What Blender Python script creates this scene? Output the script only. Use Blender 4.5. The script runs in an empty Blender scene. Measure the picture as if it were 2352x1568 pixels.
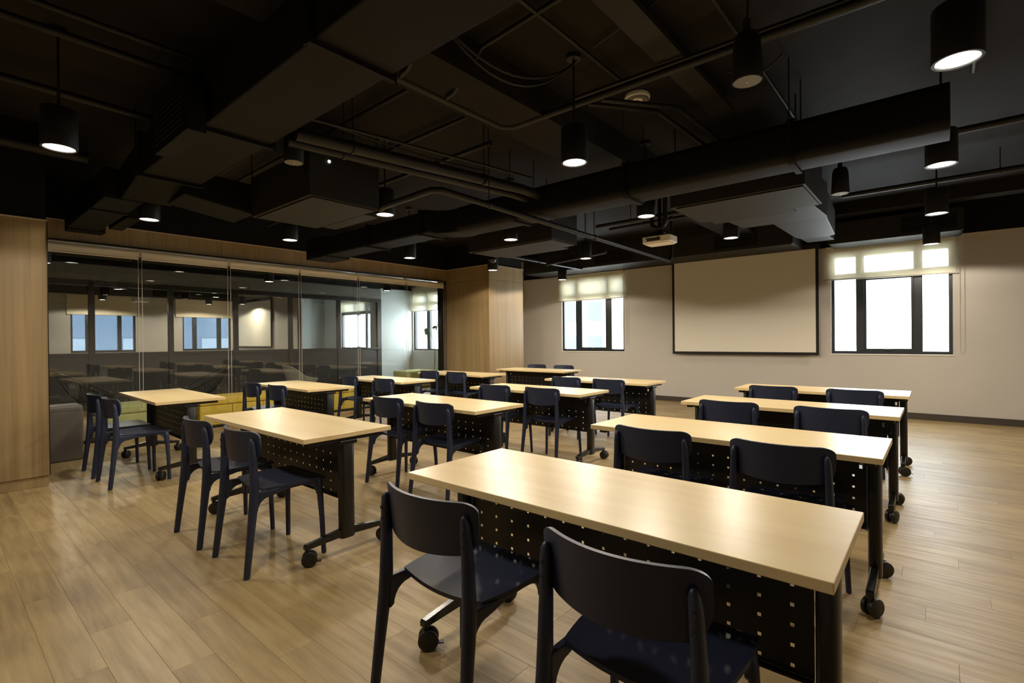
import bpy, math, random
from mathutils import Vector, Matrix

random.seed(7)
sc = bpy.context.scene
COL = sc.collection

# ------------------------------------------------------------------ camera
YAW, PITCH, ROLL, CAMH = math.radians(-40.376), math.radians(-0.218), math.radians(-0.546), 1.274
F_PX, IMG_W, IMG_H = 1152.7, 2352.0, 1568.0
fw = Vector((math.sin(YAW) * math.cos(PITCH), math.cos(YAW) * math.cos(PITCH), math.sin(PITCH)))
rt = Vector((math.cos(YAW), -math.sin(YAW), 0.0))
up = rt.cross(fw)
cr, sr = math.cos(ROLL), math.sin(ROLL)
rt, up = cr * rt + sr * up, -sr * rt + cr * up
cam_d = bpy.data.cameras.new('camera')
cam = bpy.data.objects.new('camera', cam_d)
COL.objects.link(cam)
cam_d.sensor_width = 36.0
cam_d.lens = F_PX * 36.0 / IMG_W
cam_d.clip_start, cam_d.clip_end = 0.02, 300
R = Matrix((rt, up, -fw)).transposed()
cam.matrix_world = Matrix.Translation((0, 0, CAMH)) @ R.to_4x4()
sc.camera = cam

# ------------------------------------------------------------------ world, exposure
SKY = 17.0
world = bpy.data.worlds.new('sky')
sc.world = world
world.use_nodes = True
bg = world.node_tree.nodes['Background']
bg.inputs['Color'].default_value = (0.86, 0.94, 1.0, 1)
bg.inputs['Strength'].default_value = SKY
sc.view_settings.view_transform = 'Standard'
sc.view_settings.look = 'None'
sc.view_settings.gamma = 1.0
sc.view_settings.use_curve_mapping = False
sc.view_settings.exposure = 0.0
LAMP_W = 88.0
LAMP_COL = (1.0, 0.895, 0.74)
try:
    sc.cycles.transparent_max_bounces = 32
except Exception:
    pass

# ------------------------------------------------------------------ room constants
X0, YF, H, SLAB = -7.945, 9.82, 2.74, 3.25     # glass wall plane, screen wall plane, paint line, concrete slab
XR, YB = 2.6, -2.5                             # right and back walls (out of view)
XP = -12.41                                    # second glazed partition
XFAR = -19.0

# ------------------------------------------------------------------ material helpers
def lin(r, g, b):
    f = lambda c: (c / 255 / 12.92) if c / 255 <= 0.04045 else ((c / 255 + 0.055) / 1.055) ** 2.4
    return (f(r), f(g), f(b), 1.0)

def mat(name, col, rough=0.5, metal=0.0, spec=0.5, emit=None, emit_s=0.0):
    m = bpy.data.materials.new(name)
    m.use_nodes = True
    b = m.node_tree.nodes['Principled BSDF']
    b.inputs['Base Color'].default_value = col
    b.inputs['Roughness'].default_value = rough
    b.inputs['Metallic'].default_value = metal
    b.inputs['Specular IOR Level'].default_value = spec
    if emit:
        b.inputs['Emission Color'].default_value = emit
        b.inputs['Emission Strength'].default_value = emit_s
    return m

class NT:
    def __init__(s, m):
        s.t = m.node_tree
        s.b = s.t.nodes['Principled BSDF']
    def n(s, typ, **kw):
        x = s.t.nodes.new(typ)
        for k, v in kw.items():
            setattr(x, k, v)
        return x
    def l(s, a, b):
        s.t.links.new(a, b)
    def math(s, op, a, b=None, c=None):
        x = s.n('ShaderNodeMath', operation=op)
        for i, v in enumerate((a, b, c)):
            if v is None: continue
            if isinstance(v, (int, float)): x.inputs[i].default_value = v
            else: s.l(v, x.inputs[i])
        return x.outputs[0]
    def ramp(s, fac, stops):
        x = s.n('ShaderNodeValToRGB')
        e = x.color_ramp.elements
        while len(e) < len(stops): e.new(0.5)
        for i, (p, c) in enumerate(stops):
            e[i].position = p; e[i].color = c
        s.l(fac, x.inputs[0])
        return x.outputs[0]

PW, PL = 0.152, 0.914            # floor plank width and length

def mat_plank_floor():
    m = mat('oak_vinyl_floor', (0.3, 0.2, 0.1, 1), 0.36)
    t = NT(m)
    geo = t.n('ShaderNodeNewGeometry')
    sep = t.n('ShaderNodeSeparateXYZ'); t.l(geo.outputs['Position'], sep.inputs[0])
    x, y = sep.outputs[0], sep.outputs[1]
    row = t.math('FLOOR', t.math('DIVIDE', t.math('ADD', y, 50.0), PW))
    off = t.math('FRACT', t.math('MULTIPLY', row, 0.3717))
    ix = t.math('FLOOR', t.math('ADD', t.math('DIVIDE', t.math('ADD', x, 50.0), PL), off))
    cmb = t.n('ShaderNodeCombineXYZ'); t.l(row, cmb.inputs[0]); t.l(ix, cmb.inputs[1])
    wn = t.n('ShaderNodeTexWhiteNoise', noise_dimensions='2D'); t.l(cmb.outputs[0], wn.inputs['Vector'])
    # grain, stretched along x, shifted per plank
    gc = t.n('ShaderNodeCombineXYZ')
    t.l(t.math('MULTIPLY', x, 1.3), gc.inputs[0])
    t.l(t.math('MULTIPLY', y, 16.0), gc.inputs[1])
    t.l(t.math('MULTIPLY', wn.outputs['Value'], 40.0), gc.inputs[2])
    n1 = t.n('ShaderNodeTexNoise'); n1.inputs['Scale'].default_value = 1.6; n1.inputs['Detail'].default_value = 6; n1.inputs['Roughness'].default_value = 0.62
    t.l(gc.outputs[0], n1.inputs['Vector'])
    n2 = t.n('ShaderNodeTexNoise'); n2.inputs['Scale'].default_value = 2.3; n2.inputs['Detail'].default_value = 3
    t.l(geo.outputs['Position'], n2.inputs['Vector'])
    f = t.math('ADD', t.math('MULTIPLY', n1.outputs['Fac'], 0.75), t.math('MULTIPLY', wn.outputs['Value'], 0.13))
    f = t.math('ADD', f, t.math('MULTIPLY', n2.outputs['Fac'], 0.28))
    c = t.ramp(f, [(0.30, lin(118, 97, 63)), (0.50, lin(144, 121, 82)), (0.62, lin(158, 135, 93)), (0.80, lin(172, 149, 105))])
    t.l(c, t.b.inputs['Base Color'])
    r = t.n('ShaderNodeMapRange'); r.inputs['From Min'].default_value = 0.3; r.inputs['From Max'].default_value = 0.7
    r.inputs['To Min'].default_value = 0.50; r.inputs['To Max'].default_value = 0.38
    t.l(n1.outputs['Fac'], r.inputs['Value']); t.l(r.outputs[0], t.b.inputs['Roughness'])
    bp = t.n('ShaderNodeBump'); bp.inputs['Strength'].default_value = 0.12; bp.inputs['Distance'].default_value = 0.002
    t.l(n1.outputs['Fac'], bp.inputs['Height']); t.l(bp.outputs[0], t.b.inputs['Normal'])
    return m

def mat_wood(name, stops, rough, axis='z', sc_long=0.5, sc_cross=14.0, band=0.0, spec=0.5, objrand=0.0, bump=0.05):
    m = mat(name, (0.5, 0.4, 0.3, 1), rough, spec=spec)
    t = NT(m)
    geo = t.n('ShaderNodeNewGeometry')
    mp = t.n('ShaderNodeMapping')
    s = [sc_cross] * 3
    s['xyz'.index(axis)] = sc_long
    mp.inputs['Scale'].default_value = s
    t.l(geo.outputs['Position'], mp.inputs['Vector'])
    n1 = t.n('ShaderNodeTexNoise'); n1.inputs['Scale'].default_value = 1.0; n1.inputs['Detail'].default_value = 7; n1.inputs['Roughness'].default_value = 0.6
    t.l(mp.outputs[0], n1.inputs['Vector'])
    n2 = t.n('ShaderNodeTexNoise'); n2.inputs['Scale'].default_value = 0.28; n2.inputs['Detail'].default_value = 3
    t.l(mp.outputs[0], n2.inputs['Vector'])
    f = t.math('ADD', t.math('MULTIPLY', n1.outputs['Fac'], 0.55), t.math('MULTIPLY', n2.outputs['Fac'], 0.45))
    if objrand:
        oi = t.n('ShaderNodeObjectInfo')
        f = t.math('ADD', f, t.math('MULTIPLY', t.math('SUBTRACT', oi.outputs['Random'], 0.5), objrand))
    t.l(t.ramp(f, stops), t.b.inputs['Base Color'])
    bp = t.n('ShaderNodeBump'); bp.inputs['Strength'].default_value = bump; bp.inputs['Distance'].default_value = 0.002
    t.l(n1.outputs['Fac'], bp.inputs['Height']); t.l(bp.outputs[0], t.b.inputs['Normal'])
    return m

def mat_noisy(name, c1, c2, rough, scale=6.0, spec=0.5, bump=0.0, metal=0.0):
    m = mat(name, c1, rough, metal, spec)
    t = NT(m)
    tc = t.n('ShaderNodeNewGeometry')
    n1 = t.n('ShaderNodeTexNoise'); n1.inputs['Scale'].default_value = scale; n1.inputs['Detail'].default_value = 6
    t.l(tc.outputs['Position'], n1.inputs['Vector'])
    t.l(t.ramp(n1.outputs['Fac'], [(0.3, c1), (0.7, c2)]), t.b.inputs['Base Color'])
    if bump:
        bp = t.n('ShaderNodeBump'); bp.inputs['Strength'].default_value = bump; bp.inputs['Distance'].default_value = 0.004
        t.l(n1.outputs['Fac'], bp.inputs['Height']); t.l(bp.outputs[0], t.b.inputs['Normal'])
    return m

def mat_glass(name, tint, r0=0.05):
    m = bpy.data.materials.new(name); m.use_nodes = True
    nt = m.node_tree; nt.nodes.clear()
    out = nt.nodes.new('ShaderNodeOutputMaterial')
    mix = nt.nodes.new('ShaderNodeMixShader')
    tr = nt.nodes.new('ShaderNodeBsdfTransparent'); tr.inputs[0].default_value = tint
    gl = nt.nodes.new('ShaderNodeBsdfGlossy'); gl.inputs['Roughness'].default_value = 0.004
    lw = nt.nodes.new('ShaderNodeLayerWeight'); lw.inputs['Blend'].default_value = 0.5
    pw = nt.nodes.new('ShaderNodeMath'); pw.operation = 'POWER'; pw.inputs[1].default_value = 5.0
    ma = nt.nodes.new('ShaderNodeMath'); ma.operation = 'MULTIPLY_ADD'; ma.inputs[1].default_value = 1 - r0; ma.inputs[2].default_value = r0
    nt.links.new(lw.outputs['Facing'], pw.inputs[0]); nt.links.new(pw.outputs[0], ma.inputs[0])
    nt.links.new(ma.outputs[0], mix.inputs[0]); nt.links.new(tr.outputs[0], mix.inputs[1]); nt.links.new(gl.outputs[0], mix.inputs[2])
    nt.links.new(mix.outputs[0], out.inputs[0])
    return m

def mat_fabric_sheer(name, col, transp, transl):
    m = bpy.data.materials.new(name); m.use_nodes = True
    nt = m.node_tree; nt.nodes.clear()
    out = nt.nodes.new('ShaderNodeOutputMaterial')
    m1 = nt.nodes.new('ShaderNodeMixShader'); m2 = nt.nodes.new('ShaderNodeMixShader')
    d = nt.nodes.new('ShaderNodeBsdfDiffuse'); d.inputs[0].default_value = col
    tl = nt.nodes.new('ShaderNodeBsdfTranslucent'); tl.inputs[0].default_value = col
    tp = nt.nodes.new('ShaderNodeBsdfTransparent')
    # fine weave: openness varies a little with a checker of threads
    geo = nt.nodes.new('ShaderNodeNewGeometry')
    nz = nt.nodes.new('ShaderNodeTexNoise'); nz.inputs['Scale'].default_value = 180
    nt.links.new(geo.outputs['Position'], nz.inputs['Vector'])
    mr = nt.nodes.new('ShaderNodeMapRange'); mr.inputs['To Min'].default_value = transp * 0.8; mr.inputs['To Max'].default_value = transp * 1.2
    nt.links.new(nz.outputs['Fac'], mr.inputs['Value'])
    m1.inputs[0].default_value = transl
    nt.links.new(d.outputs[0], m1.inputs[1]); nt.links.new(tl.outputs[0], m1.inputs[2])
    nt.links.new(mr.outputs[0], m2.inputs[0])
    nt.links.new(m1.outputs[0], m2.inputs[1]); nt.links.new(tp.outputs[0], m2.inputs[2])
    nt.links.new(m2.outputs[0], out.inputs[0])
    return m

M = {}
M['floor'] = mat_plank_floor()
M['subfloor'] = mat_noisy('brown_subfloor', lin(120, 98, 70), lin(132, 108, 78), 0.8, 4)
OAK = [(0.30, lin(132, 109, 72)), (0.48, lin(153, 128, 87)), (0.70, lin(170, 145, 102))]
M['oak'] = mat_wood('oak_laminate_wall', OAK, 0.5, 'z', 0.8, 34.0, objrand=0.08)
M['maple'] = mat_wood('maple_tabletop', [(0.34, lin(218, 189, 136)), (0.5, lin(227, 202, 150)), (0.68, lin(233, 210, 160))], 0.32, 'x', 0.9, 9.0, spec=0.5, bump=0.003)
M['maple_edge'] = mat_wood('maple_edge', [(0.3, lin(190, 152, 98)), (0.7, lin(205, 168, 114))], 0.45, 'x', 0.9, 9.0, bump=0.01)
M['wall'] = mat_noisy('greige_wall_paint', lin(192, 185, 176), lin(196, 189, 180), 0.75, 1.2, spec=0.2)
M['wall_white'] = mat_noisy('pale_wall_paint', lin(196, 202, 200), lin(204, 209, 207), 0.7, 1.2, spec=0.2)
M['wall_grey'] = mat_noisy('grey_wall_paint', lin(126, 126, 116), lin(132, 132, 122), 0.7, 1.2, spec=0.2)
M['black_paint'] = mat_noisy('black_ceiling_paint', lin(28, 25, 22), lin(37, 33, 29), 0.8, 2.5, spec=0.2, bump=0.15)
M['black_wall'] = mat_noisy('black_wall_paint', lin(18, 17, 16), lin(23, 22, 20), 0.8, 2.5, spec=0.2)
M['duct'] = mat_noisy('black_painted_duct', lin(13, 12, 11), lin(18, 17, 15), 0.65, 3.0, spec=0.2, bump=0.1)
M['unit'] = mat_noisy('black_painted_unit', lin(34, 32, 28), lin(39, 36, 32), 0.6, 3.0, spec=0.3)
M['pipe'] = mat_noisy('black_painted_pipe', lin(20, 19, 17), lin(27, 25, 23), 0.5, 8.0, spec=0.4)
M['cable'] = mat('black_cable', lin(26, 24, 22), 0.6)
M['chair'] = mat_noisy('navy_plastic', lin(34, 41, 62), lin(37, 44, 66), 0.42, 20, spec=0.45)
M['black_metal'] = mat_noisy('black_powder_coat', lin(12, 11, 11), lin(16, 15, 14), 0.34, 30, spec=0.5)
M['panel'] = mat_noisy('black_panel', lin(17, 16, 14), lin(21, 20, 17), 0.42, 12, spec=0.4)
M['gloss_black'] = mat('gloss_black_metal', lin(12, 11, 11), 0.24, 0.0, 0.5)
M['rubber'] = mat('black_nylon', lin(24, 22, 20), 0.38)
M['lamp_black'] = mat('lamp_black', lin(20, 19, 18), 0.5)
M['lamp_glow'] = mat('lamp_glow', (1, 1, 1, 1), 0.5, emit=(1.0, 0.90, 0.74, 1), emit_s=9.0)
M['frame'] = mat('dark_window_frame', lin(34, 38, 42), 0.4)
M['part_frame'] = mat('charcoal_partition_frame', lin(48, 46, 42), 0.45)
M['part_panel'] = mat_noisy('charcoal_panel', lin(44, 42, 38), lin(50, 48, 43), 0.5, 2)
M['baseboard'] = mat('charcoal_baseboard', lin(62, 54, 46), 0.5)
M['trim'] = mat('light_trim', lin(196, 176, 148), 0.5)
M['screen'] = mat('screen_fabric', lin(226, 219, 204), 0.85, spec=0.1)
M['screen_border'] = mat('screen_black_border', lin(24, 21, 19), 0.8)
M['glass'] = mat_glass('clear_glass', (0.97, 0.985, 0.975, 1))
M['glass_dark'] = mat_glass('blue_film_glass', (0.38, 0.41, 0.44, 1))
M['blind'] = mat_fabric_sheer('sheer_blind_fabric', lin(236, 230, 206), 0.28, 0.24)
M['blind_roll'] = mat_noisy('rolled_blind_fabric', lin(240, 226, 198), lin(244, 231, 204), 0.8, 9, spec=0.1)
M['blind_bar'] = mat('blind_bar', lin(178, 170, 158), 0.4)
M['alu'] = mat('aluminium', lin(186, 180, 170), 0.32, 0.9)
M['cord'] = mat('white_cord', lin(206, 198, 182), 0.5)
M['white_plastic'] = mat('white_plastic', lin(242, 236, 224), 0.4)
M['socket'] = mat('dark_socket', lin(40, 36, 33), 0.6)
M['bin'] = mat_noisy('taupe_bin_plastic', lin(80, 73, 64), lin(85, 78, 69), 0.55, 8)
M['yellow'] = mat_noisy('yellow_upholstery', lin(206, 172, 64), lin(214, 181, 74), 0.8, 30, spec=0.2)
M['green'] = mat_noisy('green_upholstery', lin(166, 166, 108), lin(174, 174, 116), 0.8, 30, spec=0.2)  # ottoman's own green; on the bench it stands in for darkening by reflection
M['shell'] = mat('grey_shell_plastic', lin(150, 150, 144), 0.5)
M['leaf'] = mat_noisy('leaf_green', lin(50, 84, 40), lin(70, 104, 52), 0.5, 20)
M['facade'] = mat_noisy('facade_grey', lin(96, 98, 101), lin(100, 102, 105), 0.7, 0.5)
M['facade_glass'] = mat('facade_glass', lin(66, 76, 90), 0.3, 0.0, 0.3)
M['facade_blue'] = mat_noisy('facade_blue_grey', lin(104, 116, 130), lin(116, 127, 140), 0.4, 0.4)
M['facade_pale'] = mat_noisy('facade_pale', lin(150, 156, 164), lin(160, 166, 172), 0.5, 0.4)
M['led'] = mat('led_white', (1, 1, 1, 1), 0.5, emit=(0.9, 0.93, 1.0, 1), emit_s=9.0)
M['grille'] = mat('grille_grey', lin(120, 118, 112), 0.6)

# ------------------------------------------------------------------ mesh helpers
class MB:
    def __init__(s):
        s.v, s.f = [], []
    def add(s, vs, fs):
        o = len(s.v)
        s.v += [tuple(v) for v in vs]
        s.f += [tuple(i + o for i in f) for f in fs]
        return s
    def box(s, x0, x1, y0, y1, z0, z1):
        x0, x1 = min(x0, x1), max(x0, x1); y0, y1 = min(y0, y1), max(y0, y1); z0, z1 = min(z0, z1), max(z0, z1)
        return s.add([(x0, y0, z0), (x1, y0, z0), (x1, y1, z0), (x0, y1, z0), (x0, y0, z1), (x1, y0, z1), (x1, y1, z1), (x0, y1, z1)],
                     [(3, 2, 1, 0), (4, 5, 6, 7), (0, 1, 5, 4), (1, 2, 6, 5), (2, 3, 7, 6), (3, 0, 4, 7)])
    def rings(s, rs, cap=True, closed=False):
        n = len(rs[0]); vs = [p for r in rs for p in r]; fs = []
        m = len(rs)
        for i in range(m if closed else m - 1):
            a, b = i * n, ((i + 1) % m) * n
            for k in range(n):
                fs.append((a + k, a + (k + 1) % n, b + (k + 1) % n, b + k))
        if cap and not closed:
            fs.append(tuple(range(n - 1, -1, -1))); fs.append(tuple((m - 1) * n + k for k in range(n)))
        return s.add(vs, fs)
    def lathe(s, prof, cx=0, cy=0, cz=0, n=24):
        """prof: list of (r, z) around the z axis"""
        rs = [[(cx + max(r, 1e-4) * math.cos(2 * math.pi * k / n), cy + max(r, 1e-4) * math.sin(2 * math.pi * k / n), cz + z) for k in range(n)] for r, z in prof]
        return s.rings(rs)
    def tube(s, pts, r, n=8, cap=True, closed=False):
        pts = [Vector(p) for p in pts]; rs = []
        prev = None
        m = len(pts)
        for i, p in enumerate(pts):
            if closed: d = pts[(i + 1) % m] - pts[i - 1]
            elif i == 0: d = pts[1] - p
            elif i == m - 1: d = p - pts[i - 1]
            else: d = (pts[i + 1] - p).normalized() + (p - pts[i - 1]).normalized()
            d.normalize()
            if prev is None:
                a = Vector((0, 0, 1)) if abs(d.z) < 0.9 else Vector((1, 0, 0))
                u = d.cross(a).normalized()
            else:
                u = (prev - d * prev.dot(d)).normalized()
            prev = u
            w = d.cross(u)
            rr = r[i] if isinstance(r, (list, tuple)) else r
            rs.append([p + rr * (math.cos(2 * math.pi * k / n) * u + math.sin(2 * math.pi * k / n) * w) for k in range(n)])
        return s.rings(rs, cap, closed)
    def cyl(s, p0, p1, r, n=20, r1=None):
        return s.tube([p0, p1], [r, r if r1 is None else r1], n)
    def loft_z(s, secs, n=14, pw=2.6):
        """secs: (x, y, z, hx, hy): superellipse sections stacked in z"""
        rs = []
        for x, y, z, hx, hy in secs:
            ring = []
            for k in range(n):
                a = 2 * math.pi * k / n
                c, q = math.cos(a), math.sin(a)
                ring.append((x + hx * math.copysign(abs(c) ** (2 / pw), c), y + hy * math.copysign(abs(q) ** (2 / pw), q), z))
            rs.append(ring)
        return s.rings(rs)
    def prism(s, poly, x0, x1, axis='x'):
        """poly in the plane across `axis`; extruded from x0 to x1"""
        def P(a, b, t):
            return (t, a, b) if axis == 'x' else ((a, t, b) if axis == 'y' else (a, b, t))
        n = len(poly)
        vs = [P(a, b, x0) for a, b in poly] + [P(a, b, x1) for a, b in poly]
        fs = [tuple(range(n))[::-1], tuple(range(n, 2 * n))] + [(i, (i + 1) % n, n + (i + 1) % n, n + i) for i in range(n)]
        return s.add(vs, fs)
    def sheet(s, fn, nu, nv, th):
        """fn(u,v)->(point, normal), u,v in 0..1; closed slab of thickness th"""
        a, b = [], []
        for j in range(nv + 1):
            for i in range(nu + 1):
                p, nrm = fn(i / nu, j / nv)
                p = Vector(p); nrm = Vector(nrm).normalized()
                a.append(p + nrm * th / 2); b.append(p - nrm * th / 2)
        N = len(a); W = nu + 1; fs = []
        for j in range(nv):
            for i in range(nu):
                q = j * W + i
                fs.append((q, q + 1, q + W + 1, q + W)); fs.append((N + q, N + q + W, N + q + W + 1, N + q + 1))
        edge = [i for i in range(W)] + [j * W + nu for j in range(1, nv + 1)] + [nv * W + i for i in range(nu - 1, -1, -1)] + [j * W for j in range(nv - 1, 0, -1)]
        for k in range(len(edge)):
            p, q = edge[k], edge[(k + 1) % len(edge)]
            fs.append((p, N + p, N + q, q))
        return s.add(a + b, fs)
    def xform(s, mtx):
        s.v = [tuple(mtx @ Vector(v)) for v in s.v]
        return s
    def mesh(s, name, smooth=0):
        me = bpy.data.meshes.new(name)
        me.from_pydata(s.v, [], s.f)
        import bmesh
        bm = bmesh.new(); bm.from_mesh(me)
        bmesh.ops.recalc_face_normals(bm, faces=bm.faces)
        bm.to_mesh(me); bm.free()
        if smooth:
            me.polygons.foreach_set('use_smooth', [True] * len(me.polygons))
            me.set_sharp_from_angle(angle=math.radians(smooth))
        me.update()
        return me
    def build(s, name, material, parent=None, smooth=0, bevel=0.0, loc=None):
        me = s.mesh(name, smooth)
        me.materials.append(M[material] if isinstance(material, str) else material)
        o = bpy.data.objects.new(name, me)
        COL.objects.link(o)
        if parent is not None: o.parent = parent
        if loc is not None: o.location = loc
        if bevel:
            b = o.modifiers.new('bevel', 'BEVEL'); b.width = bevel; b.segments = 2; b.limit_method = 'ANGLE'
        return o

def tag(o, label=None, cat=None, group=None, kind=None):
    if label: o['label'] = label
    if cat: o['category'] = cat
    if group: o['group'] = group
    if kind: o['kind'] = kind
    return o

def empty(name, loc=(0, 0, 0), rz=0.0):
    o = bpy.data.objects.new(name, None)
    o.empty_display_size = 0.1
    COL.objects.link(o)
    o.location = loc; o.rotation_euler = (0, 0, rz)
    return o

def copy_tree(o, parent=None):
    c = o.copy(); COL.objects.link(c)
    c.parent = parent
    for ch in list(o.children):
        copy_tree(ch, c)
    return c

def struct(o, label=None):
    o['kind'] = 'structure'
    if label: o['label'] = label
    return o

def arc(cx, cy, r, a0, a1, n):
    return [(cx + r * math.cos(math.radians(a0 + (a1 - a0) * i / n)), cy + r * math.sin(math.radians(a0 + (a1 - a0) * i / n))) for i in range(n + 1)]

def rrect(x0, x1, y0, y1, r, n=5):
    return arc(x1 - r, y1 - r, r, 0, 90, n) + arc(x0 + r, y1 - r, r, 90, 180, n) + arc(x0 + r, y0 + r, r, 180, 270, n) + arc(x1 - r, y0 + r, r, 270, 360, n)

# ================================================================== STRUCTURE
# ---- floor with planks
floor = struct(MB().box(X0 - 0.1, XR, YB, YF, -0.16, -0.006).build('floor', 'subfloor'), 'oak look vinyl plank floor of the training room')
planks = []
r0_, r1_ = int(math.floor((YB + 50) / PW)), int(math.ceil((YF + 50) / PW))
for row in range(r0_, r1_):
    off = (row * 0.3717) % 1.0
    y0, y1 = max(row * PW - 50, YB), min((row + 1) * PW - 50, YF)
    i0 = int(math.floor((X0 + 50) / PL + off)) - 1
    for ix in range(i0, i0 + 16):
        x0, x1 = (ix - off) * PL - 50, (ix + 1 - off) * PL - 50
        x0, x1 = max(x0, X0), min(x1, XR)
        if x1 - x0 < 0.01 or y1 - y0 < 0.005: continue
        planks.append((x0, x1, y0, y1))
def cam_score(p):
    c = Vector(((p[0] + p[1]) / 2, (p[2] + p[3]) / 2, -CAMH))
    z = c.dot(fw)
    if z < 0.4: return -1
    u, v = c.dot(rt) / z * F_PX, c.dot(up) / z * F_PX
    if abs(u) > 1176 + 250 or abs(v) > 784 + 120: return 0
    return 1 / (z * z)
planks.sort(key=cam_score, reverse=True)
PG = 0.0002
plank_mesh = {}
def plank_data(L, W):
    k = (round(L, 3), round(W, 3))
    if k not in plank_mesh:
        b = 0.0006
        vs = []
        for (i, z) in ((0, -0.006), (0, -b), (b, 0.0)):
            vs += [(-L / 2 + PG + i, -W / 2 + PG + i, z), (L / 2 - PG - i, -W / 2 + PG + i, z), (L / 2 - PG - i, W / 2 - PG - i, z), (-L / 2 + PG + i, W / 2 - PG - i, z)]
        fs = [(8, 9, 10, 11)]
        for a in (0, 4):
            for q in range(4):
                fs.append((a + q, a + (q + 1) % 4, a + 4 + (q + 1) % 4, a + 4 + q))
        me = bpy.data.meshes.new('plank'); me.from_pydata(vs, [], fs); me.materials.append(M['floor']); me.update()
        plank_mesh[k] = me
    return plank_mesh[k]
rest = MB()
for i, p in enumerate(planks):
    cx, cy = (p[0] + p[1]) / 2, (p[2] + p[3]) / 2
    if i < 300:
        o = bpy.data.objects.new('plank', plank_data(p[1] - p[0], p[3] - p[2]))
        COL.objects.link(o); o.parent = floor; o.location = (cx, cy, 0)
    else:
        me = plank_data(p[1] - p[0], p[3] - p[2])
        rest.add([(v.co.x + cx, v.co.y + cy, v.co.z) for v in me.vertices], [tuple(f.vertices) for f in me.polygons])
o = rest.build('plank_field', 'floor', floor); o['kind'] = 'stuff'

fl2 = struct(MB().box(XFAR - 0.3, X0 - 0.1, YB, YF, -0.16, -0.001).build('floor_lounge', 'floor'), 'oak look floor of the lounge behind the glass')

# ---- ceiling slab
ceil = struct(MB().box(XFAR - 0.3, XR + 0.2, YB - 0.2, YF + 0.3, SLAB, SLAB + 0.2).build('ceiling', 'black_paint'), 'black painted exposed concrete ceiling')

# ---- front (screen) wall with two window openings, lit part up to H, black above
W1 = (-6.797, -5.168, 0.995, 2.62)
W2 = (-1.364, 0.160, 0.990, 2.62)
def wall_y(name, x0, x1, y0, y1, z0, z1, holes, material, label):
    b = MB(); xs = x0
    for hx0, hx1, hz0, hz1 in sorted(holes):
        if hx0 > xs: b.box(xs, hx0, y0, y1, z0, z1)
        b.box(hx0, hx1, y0, y1, z0, hz0)
        if hz1 < z1: b.box(hx0, hx1, y0, y1, hz1, z1)
        xs = hx1
    b.box(xs, x1, y0, y1, z0, z1)
    return struct(b.build(name, material), label)
wall_front = wall_y('wall_front', X0 - 0.06, XR, YF, YF + 0.22, -0.1, H, [W1, W2], 'wall', 'greige front wall carrying the projection screen and two windows')
struct(MB().box(X0 - 0.06, XR, YF + 0.002, YF + 0.22, H + 0.012, SLAB).build('wall_front_upper', 'black_wall'), 'black strip of front wall above the paint line')
struct(MB().box(X0 + 0.0, XR, YF - 0.008, YF, H, H + 0.012).build('trim_1', 'trim'), 'thin pale strip where the front wall turns black')
struct(MB().box(X0 + 0.05, XR, YF - 0.012, YF, 0, 0.098).build('baseboard_front', 'baseboard', bevel=0.002), 'charcoal baseboard under the screen wall')
struct(MB().box(XR, XR + 0.2, YB, YF + 0.2, -0.1, SLAB).build('wall_right', 'wall'), 'greige side wall')
struct(MB().box(XFAR, XR, YB - 0.2, YB, -0.1, SLAB).build('wall_back', 'wall'), 'greige back wall')

# ---- windows
def window(name, W, mull, label, transom=2.205, y=YF, depth=0.09, latch=True):
    x0, x1, z0, z1 = W
    root = struct(empty(name, ((x0 + x1) / 2, y + 0.06, z0)), label)
    ox, oy, oz = root.location
    L = lambda b: b.xform(Matrix.Translation((-ox, -oy, -oz)))
    ya, yb = y + 0.045, y + 0.045 + depth
    b = MB(); t = 0.045
    b.box(x0, x0 + t, ya, yb, z0, z1); b.box(x1 - t, x1, ya, yb, z0, z1)
    b.box(x0 + t, x1 - t, ya, yb, z0, z0 + t); b.box(x0 + t, x1 - t, ya, yb, z1 - t, z1)
    L(b).build('window_frame', 'frame', root, bevel=0.003)
    xs = [x0 + t] + [v for m in mull for v in m] + [x1 - t]
    for m in mull:
        L(MB().box(m[0], m[1], ya + 0.004, yb - 0.004, z0 + t, z1 - t)).build('mullion', 'frame', root, bevel=0.003)
    for i in range(0, len(xs), 2):
        a, c = xs[i], xs[i + 1]
        L(MB().box(a, c, ya + 0.006, yb - 0.006, transom, transom + 0.10)).build('transom_bar', 'frame', root, bevel=0.003)
        zs = z0 + t
        if len(mull) == 2 and i == 2:      # opening sash in the middle bay
            s = MB(); w = 0.03
            s.box(a, a + w, ya + 0.008, yb - 0.02, zs, transom); s.box(c - w, c, ya + 0.008, yb - 0.02, zs, transom)
            s.box(a + w, c - w, ya + 0.008, yb - 0.02, zs, zs + 0.04); s.box(a + w, c - w, ya + 0.008, yb - 0.02, transom - w, transom)
            L(s).build('sash', 'frame', root, bevel=0.002)
            if latch:
                mx = (a + c) / 2
                L(MB().box(mx - 0.045, mx + 0.045, ya - 0.012, ya + 0.01, zs + 0.012, zs + 0.028)).build('latch', 'frame', root, bevel=0.003)
            a, c, zs = a + w, c - w, zs + 0.04
        L(MB().box(a, c, ya + 0.04, ya + 0.046, zs, transom)).build('pane', 'glass', root)
        L(MB().box(xs[i], xs[i + 1], ya + 0.04, ya + 0.046, transom + 0.10, z1 - t)).build('pane', 'glass', root)
    # plastered sill and reveals
    L(MB().box(x0 - 0.012, x1 + 0.012, y - 0.012, ya, z0 - 0.016, z0)).build('window_sill', 'white_plastic', root, bevel=0.002)
    return root
window('window_1', W1, [(-6.43, -6.30), (-5.62, -5.50)], 'dark framed window between wooden column and projection screen')
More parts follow.
